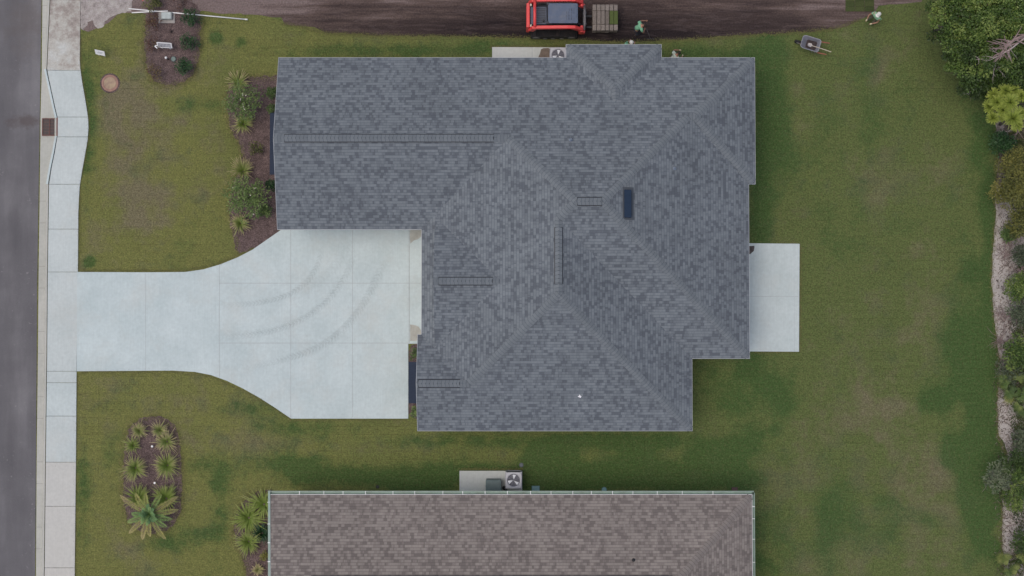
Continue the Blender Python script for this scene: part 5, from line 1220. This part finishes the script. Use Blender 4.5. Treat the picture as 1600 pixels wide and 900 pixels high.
# young palm
rr = random.Random(77); px_, py_ = P(233,804,.75); t = thing('palm_tree', 'young palm with yellowing feathery fronds in the oval bed', 'palm', (px_, py_, 0))
m = MB(); m.tube([(0,0,-.02),(0,0,.3),(0,0,.62)], [.16,.14,.10], 12); m.build('trunk', M['bark'], t)
fr = [(150,1.65,.95),(200,1.15,.55),(222,1.35,.9),(252,1.25,.95),(268,1.05,.85),(300,1.35,.85),(8,1.25,.75),(32,1.45,.95),(62,1.0,.6),(105,.95,.7),(128,1.2,.8),(345,1.0,.5),(180,.9,.4),(320,.95,.5)]
inner = [(24*k+rr.uniform(-8,8), rr.uniform(.28,.6), rr.uniform(.08,.5)) for k in range(15)]
for i, (az, L, tn) in enumerate([(a_, l_*1.12, min(1, t_*1.05)) for a_, l_, t_ in fr]+inner):
    a = R(az); d = V(math.cos(a), math.sin(a), 0); s = V(-d.y, d.x, 0); m = MB(); inn = i >= len(fr); N_ = 16 if inn else 26
    rise = .45 if inn else .22; pts = [V(0,0,.6) + d*L*f + V(0,0, rise*math.sin(f*math.pi*(.6 if inn else .85)) - (.0 if inn else .35*f*f)) for f in [k/N_ for k in range(N_+1)]]
    m.tube(pts, [.018*(1-.8*k/N_) for k in range(N_+1)], 5, min(1, tn+.05))
    for k in range(2, N_+1):
        f = k/N_; ll = (.24 if not inn else .15)*math.sin(min(1,(f*.9+.12))*math.pi)**.6*rr.uniform(.8,1.1)
        for sg in (-1,1):
            dd = (s*sg*.8 + d*.75 + V(0,0,rr.uniform(.0,.25))).normalized(); leafquad(m, pts[k], dd, V(0,0,1), ll, .034 if not inn else .05, min(1, tn*(.7+.3*f)+rr.uniform(-.08,.08)), .1)
    m.build('frond', M['frond'], t)
# shrubs
SG = 'small shrubs in the front beds'
def shrub(label, u, v, r, mat, nc, nl, seed, h=.6, leaf=(.09,.05), petals=None, bark=None, tone=(.2,.9), cr=.16, group=SG):
    return crown_tree('shrub', label, 'shrub', u, v, h, r, nc, nl, mat, group, seed, leaf, tone, cr, .6, bark, 0, petals)
shrub('dark green shrub right of the pale utility box', 298,28,.42,M['leaf_d'],16,40,1,.7)
shrub('dark green shrub right of the ribbed sign', 295,66,.38,M['leaf_d'],14,38,2,.6)
shrub('dark green shrub at the lower right of the top mulch bed', 287,104,.38,M['leaf_d'],16,42,3,.6)
shrub('sparse reddish shrub left of the pale utility box', 239,33,.40,M['leaf_r'],12,20,4,.5)
shrub('sparse reddish shrub left of the ribbed sign', 240,70,.38,M['leaf_r'],10,18,5,.45)
shrub('brown-green thin shrub at the lower left of the top mulch bed', 242,112,.42,M['leaf_r'],11,18,6,.45, tone=(.5,1))
shrub('dark green shrub at the top edge above the white pipes', 238,-1,.5,M['leaf_y'],16,40,7,.6, tone=(.0,.5))
shrub('twiggy dark shrub at the top edge right of the flag', 282,1,.55,M['leaf_r'],12,10,8,.5, tone=(0,.4))
shrub('large loose shrub dotted with white flowers in the house bed', 380,160,.88,M['leaf_b'],46,30,9,1.5,(.13,.05),7,tone=(.35,1),cr=.30)
shrub('large loose bright green shrub in the middle of the house bed', 386,308,.95,M['leaf_b'],52,34,10,1.5,(.13,.055),5,tone=(.45,1),cr=.30)
shrub('round green shrub at the top by the house wall', 425,145,.27,M['leaf_b'],12,36,11,.45, cr=.12, tone=(.0,.75))
shrub('small green shrub just above the navy awning', 425,170,.22,M['leaf_b'],9,30,12,.4, cr=.12, tone=(0,.7))
shrub('brown-green twiggy shrub in the middle of the house bed', 400,232,.34,M['leaf_y'],11,22,13,.4, tone=(0,.4))
shrub('dark green shrub just below the navy awning', 424,289,.26,M['leaf_d'],11,34,14,.45, cr=.12)
shrub('bright green shrub nearest the driveway by the house', 414,329,.30,M['leaf_b'],13,40,15,.5, cr=.13, tone=(.1,.9))
shrub('small shrub above the second navy awning beside the driveway', 650,553,.26,M['leaf_b'],9,34,16,.6, cr=.12, tone=(0,.6))
shrub('small yellow-green shrub below the second navy awning', 650,643,.24,M['leaf_b'],9,34,17,.6, cr=.12, tone=(.3,1))
shrub('small yellow-flowering plant by the brown-roofed house', 413,869,.2,M['leaf_y'],8,26,18,.35, cr=.1, tone=(.6,1))

# the wood's edge on the east side
TG = 'trees and bushes along the east edge'
broad = [
 ('broad-leaved green tree at the top left of the wood edge',1503,18,4.4,1.5,1,(.25,.95)),('dark green tree overhanging the lawn edge near the top',1512,66,4.0,1.45,2,(.05,.75)),
 ('bright green tree behind the first row at the top right',1556,22,5.0,1.6,3,(.35,1)),('round green tree above the pink dead branch',1556,72,4.4,1.35,4,(.25,.9)),
 ('low dark green tree at the foot of the broad-leaved group',1528,106,2.6,1.15,5,(.0,.65)),('green tree in the top right corner',1598,20,5.0,1.3,6,(.25,.8)),
 ('dull green tree right of the bare grey branches',1590,112,3.0,1.2,7,(.05,.6)),('small light green tree at the top edge of the wood',1530,-14,4.6,1.3,8,(.4,1)),('dark bush beneath the bare grey branches',1556,138,1.6,1.0,9,(.0,.5))]
for lb, u, v, zt, rd, sd_, tn in broad:
    crown_tree('broadleaf_tree', lb, 'tree', u, v, zt, rd, int(52*rd), 125, M['leaf'], TG, 100+sd_, (.13,.075), tn, .34, .7, None, 3)
# tall young pine with pompom tips
pt = P(1574,186,1.6); rr = random.Random(12); t = thing('pine_tree', 'young pine with yellow-green needle tufts leaning over the lawn edge', 'pine', (pt[0]+.25, pt[1], 0), 0, TG)
tips = [(1553,149,2.5,0.30),(1572,142,2.9,0.33),(1584,141,2.9,0.28),(1546,166,2.3,0.28),(1558,160,2.8,0.31),(1578,160,3.1,0.36),(1567,172,2.9,0.30),(1551,184,2.3,0.28),(1582,185,3.1,0.41),(1594,178,2.8,0.30),(1596,150,2.8,0.25),(1589,196,2.5,0.27),(1568,182,2.5,0.25)]
tm = MB(); tb = V(0,0,1.2); tm.tube([(0,0,-.05),(0,0,.6),tuple(tb)], [.09,.07,.06], 8); nm = MB()
L0 = V(*t.location)
for u, v, z, r in tips:
    c = P3(u, v, z) - L0; limbs(tm, tb, [c], .035, rr, .08)
    for k in range(300):
        d = rvec(rr); d.z = abs(d.z)*1.0-.1; d.normalize(); p = c + d*.03; s = (d.cross(V(0,0,1)) + rvec(rr)*.3).normalized()*.015; e = c + d*r*1.2*rr.uniform(.6,1.2) - V(0,0,.03)
        t1 = rr.uniform(.4,1); nm.add([p-s, p+s, e+s*.5, e-s*.5], [(0,1,2,3)], [t1*.2, t1*.2, t1, t1])
tm.build('trunk', M['bark'], t, smooth=True); nm.build('crown', M['needle'], t)
for lb, u, v, zt, rd, mk, sd_, tn in (
 ('deep green ferny bush below the pine','1566',224,.8,.5,'leaf_d',1,(.3,1)),('olive bush with yellow leaves right of the grass at the upper path','1582',256,1.6,.75,'leaf_y',2,(.1,.8)),
 ('yellow-green bush leaning onto the sandy strip','1571',302,1.3,.62,'leaf_y',3,(.2,.9)),('large olive bush at the right edge beyond the sand','1597',292,2.2,.9,'leaf_y',4,(0,.7)),
 ('rusty olive bush at the right edge above the pale debris','1594',346,1.6,.7,'leaf_y',5,(.0,.65)),('vivid green bush at the right edge beside the wide sand','1592',448,1.2,.62,'leaf',6,(.4,1)),
 ('grey-green bush below the vivid green bush','1596',490,1.2,.6,'leaf_g',7,(0,.7)),('dark green bush at the right edge above the palmettos','1590',552,1.4,.75,'leaf',8,(.2,.9)),
 ('sprawling grey-green bush left of the palmettos','1578',580,.9,.55,'leaf_g',9,(.1,.7)),('wispy pale bush at the right edge near the lower sand','1600',690,1.4,.5,'leaf_g',10,(.1,.6)),
 ('loose grey-green bush hanging over the lower lawn edge','1560',745,1.5,.72,'leaf_g',11,(.3,1)),('leafy green bush between the two lower sand patches','1592',772,1.5,.72,'leaf',12,(.2,.9)),
 ('mid green bush right of the loose grey-green bush','1590',728,1.6,.7,'leaf',13,(.0,.6)),('small green sprout at the edge of the upper sand','1577',366,.4,.2,'leaf_b',14,(.1,.7)),
 ('thin grey bush at the right edge across from the patio','1598',400,1.0,.5,'leaf_g',15,(0,.4)),('dark green bush at the bottom right corner behind the palmetto','1606',850,1.2,.6,'leaf',16,(0,.6))):
    crown_tree('bush', lb, 'bush', float(u), v, zt, rd, max(10, int(30*rd)), 90 if mk != 'leaf_g' else 55, M[mk], TG, 200+sd_, (.13,.05), (tn[0]+.08, tn[1]+.05), .34, .7, M['dead_p'] if mk == 'leaf_g' else None, 2 if mk == 'leaf_g' else 0)
# saw palmettos: fans of stiff pointed leaflets
def palmetto(label, u, v, n, seed, tone):
    rr = random.Random(seed); x, y = P(u, v, .5); t = thing('saw_palmetto', label, 'palmetto', (x, y, 0), 0, TG)
    for i in range(n):
        a = rr.uniform(0, 6.28) if i else 2.6; L = rr.uniform(.25,.65); hub = V(math.cos(a)*L, math.sin(a)*L, rr.uniform(.4,.85)); d0 = V(math.cos(a), math.sin(a), rr.uniform(-.1,.3)).normalized(); s = V(-d0.y, d0.x, 0).normalized(); m = MB()
        m.tube([(0,0,0),tuple(hub*.6+V(0,0,.1)),tuple(hub)], .01, 5, tone[0]); tn = rr.uniform(*tone)
        for k in range(17):
            th = R(-105+210*k/16); d = (d0*math.cos(th)+s*math.sin(th)+V(0,0,-.12*abs(math.sin(th)))).normalized(); leafquad(m, hub, d, V(0,0,1), .46*(1-.25*abs(th)/1.9)*rr.uniform(.85,1.1), .045, min(1, tn+rr.uniform(-.1,.1)), .05)
        m.build('frond', M['palmetto'], t)
palmetto('saw palmetto with yellow-green fans beside the middle sand', 1580,606,8,1,(.35,.75)); palmetto('saw palmetto at the right edge below the dark green bush', 1598,622,8,2,(.2,.6))
palmetto('saw palmetto with yellow fan tips at the bottom right corner', 1584,880,8,3,(.35,.85)); palmetto('saw palmetto at the right edge beside the grey bush', 1598,574,7,4,(.3,.7)); palmetto('saw palmetto at the very bottom right edge', 1600,898,7,5,(.3,.7))
# dead branches and logs
def dead(label, pts, r, seed, twigs=8, mat='dead', name='dead_branch', tl=.6):
    rr = random.Random(seed); W_ = [P3(*p) for p in pts]; t = thing(name, label, 'branch', tuple(W_[0]), 0, 'dead branches in the brush'); Q = [p-W_[0] for p in W_]; m = MB(); n = len(Q)
    m.tube(Q, [r*(1-.75*i/(n-1)) for i in range(n)], 7)
    for k in range(twigs):
        f = rr.uniform(.2,1)*(n-1); i = min(n-2, int(f)); b = lerp(Q[i], Q[i+1], f-i); a = rr.uniform(0,6.28); d = ((Q[i+1]-Q[i]).normalized()*.7+V(math.cos(a), math.sin(a), rr.uniform(-.1,.5))).normalized(); L = tl*rr.uniform(.4,1.2)
        p1 = b+d*L*.5+rvec(rr)*.06; p2 = b+d*L+rvec(rr)*.12; m.tube([b,p1,p2], [r*.4,r*.25,r*.08], 5); d2 = (d+rvec(rr)*.9).normalized(); m.tube([p1,p1+d2*L*.4], [r*.22,r*.07], 4)
    m.build('branch_wood', M[mat], t); return t
dead('pale bare branch forking in front of the dark tree', [(1600,60,5.0),(1580,76,4.9),(1560,88,4.7),(1540,92,4.3),(1522,93,4.0)], .04, 1, 14, tl=.7)
dead('pale broken fork below the long bare branch', [(1557,86,4.5),(1555,102,4.1),(1552,110,3.7),(1560,106,3.7)], .035, 2, 12, tl=.6)
dead('thick pinkish-grey branch showing between the tree crowns', [(1600,56,5.0),(1585,62,5.0),(1573,72,4.9),(1563,84,4.7)], .11, 3, 26, 'dead_p', tl=.8)
dead('pale twigs lying on the lawn edge left of the pine', [(1527,138,.1),(1518,142,.1),(1510,147,.1)], .02, 4, 7, tl=.4)
dead('straight grey branch right above the pine tufts', [(1600,121,2.4),(1588,128,2.3),(1578,134,2.2)], .03, 5, 4)
dead('curved brown branch in the gap below the pine', [(1600,196,.9),(1590,206,.7),(1583,218,.5),(1582,226,.3)], .045, 6, 10, 'dead_p')
dead('grey broken branch under the pine tufts', [(1566,204,.4),(1575,206,.6),(1584,198,.7)], .03, 7, 10)
dead('pale branch between the olive bushes', [(1582,296,.7),(1590,290,1.3),(1600,284,1.6)], .04, 8, 6)
dead('grey driftwood on the upper sandy strip', [(1577,318,.1),(1579,328,.12),(1583,336,.1)], .05, 9, 4, 'dead')
dead('tangle of brown twigs at the right edge near the wide sand', [(1600,366,.2),(1588,374,.3),(1578,378,.2),(1573,380,.1)], .03, 10, 34, 'dead_p', tl=.6)
dead('grey brush heap beside the wide sand', [(1600,388,.3),(1586,394,.3),(1574,398,.1),(1566,394,.1)], .025, 11, 34, 'dead_p', tl=.6)
dead('dark red brush at the right edge below the brown twigs', [(1600,416,.4),(1594,424,.5),(1588,432,.3)], .03, 12, 30, 'dead_p', tl=.7)
dead('long grey stick lying down the sand', [(1569,440,.08),(1575,452,.1),(1580,464,.1)], .03, 13, 8)
dead('grey brush spreading over the sand opposite the patio corner', [(1600,500,.4),(1584,500,.4),(1572,492,.2),(1560,492,.05)], .03, 14, 44, 'dead_p', tl=.8)
dead('grey brush under the dark green bush', [(1600,532,.4),(1582,530,.4),(1568,534,.2),(1562,528,.05)], .03, 15, 44, 'dead_p', tl=.8)
dead('small dark stick pile at the lawn edge', [(1560,546,.05),(1568,544,.1),(1578,548,.1)], .03, 16, 18, 'dead_p', tl=.4)
dead('pale crooked twig over the lower lawn edge', [(1575,747,.9),(1564,745,1.0),(1557,742,1.1),(1551,742,1.1)], .022, 17, 8, tl=.4)
dead('thin dark stick across the lowest sand patch', [(1570,822,.05),(1584,820,.08),(1598,818,.08)], .02, 18, 4, 'dead_p')
dead('brown brush at the right edge beside the lowest sand', [(1606,846,.3),(1596,850,.3),(1586,856,.2)], .03, 19, 30, 'dead_p', tl=.6)
# forest litter: nobody could count it
rr = random.Random(99); m = MB()
for k in range(5200):
    v = rr.uniform(195, 900); u = 1552 + abs(rr.gauss(0, 1))*26 + rr.random()*14
    if rr.random() < .45 and u < 1575 and not 560 < v < 660: continue
    x, y = P(u, v); a = rr.uniform(0, 6.28); L = rr.uniform(.04,.22); z = rr.uniform(.012,.05); d = V(math.cos(a), math.sin(a), rr.uniform(-.1,.2))
    s = V(-d.y, d.x, 0)*rr.uniform(.006,.02); p = V(x, y, z); m.add([p-s, p+s, p+d*L+s*.3, p+d*L-s*.3], [(0,1,2,3)], rr.random())
o = m.build('leaf_litter', toned('litter', [(0, (0.035,0.024,0.02)), (.6, (0.12,0.09,0.075)), (1, (0.27,0.23,0.2))], .95, .2, 6)); tag(o, 'twigs and dead leaves scattered on the sandy ground', 'litter', kind='stuff')
# low scrub covering the ground of the wood
rr = random.Random(55); m = MB(); cl_ = []
for k in range(260):
    v = rr.uniform(60, 900); u = (1588 if 285 < v < 560 or 630 < v < 740 or 790 < v < 880 else 1573) + abs(rr.gauss(0, 1))*16
    cl_.append((u, v, rr.random(), rr.uniform(.15,.5)))
for u, v, tn, r in cl_:
    x, y = P(u, v, .15)
    for j in range(70):
        a = rr.uniform(0, 6.28); q = r*math.sqrt(rr.random()); p = V(x+q*math.cos(a), y+q*math.sin(a), rr.uniform(.02,.35)); d = (rvec(rr)+V(0,0,.3)).normalized()
        leafquad(m, p, d, V(0,0,1), rr.uniform(.07,.16), rr.uniform(.02,.05), min(1, max(0, tn*.8+rr.uniform(-.2,.2))))
o = m.build('ground_cover', toned('scrub_leaf', [(0, (0.035,0.05,0.018)), (.4, (0.07,0.095,0.03)), (.7, (0.12,0.12,0.05)), (1, (0.17,0.13,0.10))], .8, .2, 8, .2, .1)); tag(o, 'low tangled scrub on the ground of the wood edge', 'scrub', kind='stuff')
# grass creeping along slab edges and bed edges
m = MB()
def fringe(px, n, spread=.07, tone=(.2,.7)):
    pts = [V(*P(*q), 0) for q in px]; Ls = [(b-a).length for a, b in zip(pts[:-1], pts[1:])]; T = sum(Ls)
    for k in range(n):
        s = rr.random()*T; i = 0
        while s > Ls[i]: s -= Ls[i]; i += 1
        p = lerp(pts[i], pts[i+1], s/Ls[i]) + V(rr.gauss(0,spread*.5), rr.gauss(0,spread*.5), .0); a = rr.uniform(0,6.28); d = V(math.cos(a), math.sin(a), rr.uniform(.2,.8)).normalized(); L = rr.uniform(.06,.14); w_ = V(-d.y, d.x, 0)*(.010 if spread < .15 else .016)
        m.add([p-w_, p+w_, p+d*L], [(0,1,2)], rr.uniform(*tone))
fringe([(126.5,60),(125.5,110),(138.5,183),(138.5,214),(124.5,288),(122.5,422)], 1800); fringe([(120,586),(118.5,722),(117.5,900)], 1200)
fringe([(124,423),(290,423),(345,411),(395,388)], 900); fringe([(124,582),(270,581),(330,588),(405,623),(455,656),(636,656)], 1400); fringe([(1251,383),(1250,549),(1176,551)], 900)
fringe([(228,30),(225,90),(234,120),(256,134),(286,131),(304,114),(314,60),(314,26)], 1800, .2, (.2,1)); fringe([(433,121),(362,121),(355,150),(356,185),(362,206),(374,224),(380,250),(362,290),(358,330),(368,372),(370,394)], 2200, .2, (.2,1))
fringe([(240,649),(276,668),(284,750),(283,798),(252,834),(205,824),(192,790),(192,735),(200,668),(240,649)], 2600, .22, (.2,1)); fringe([(418,768),(382,782),(364,835),(378,865),(388,900)], 1200, .2, (.2,1))
fringe([(440,37),(470,41),(510,52),(560,54),(600,56),(700,57),(800,58),(880,61),(950,66.5),(1060,62.5),(1150,57),(1250,50),(1300,46),(1345,31)], 5200, .12); fringe([(1555,215),(1560,240),(1555,300),(1556,335),(1551,400),(1549,440),(1552,480),(1556,520),(1562,560),(1559,640),(1560,682),(1575,716),(1567,770),(1566,850),(1569,900)], 3600, .12)
fringe([(716,733),(818,733)], 500); fringe([(766,73),(884,73)], 600)
o = m.build('grass_fringe', toned('edge_grass', [(0, (0.075,0.095,0.03)), (1, (0.22,0.19,0.085))], .8, .2, 8, .15)); tag(o, 'grass blades creeping along slab and bed edges', 'grass', kind='stuff')
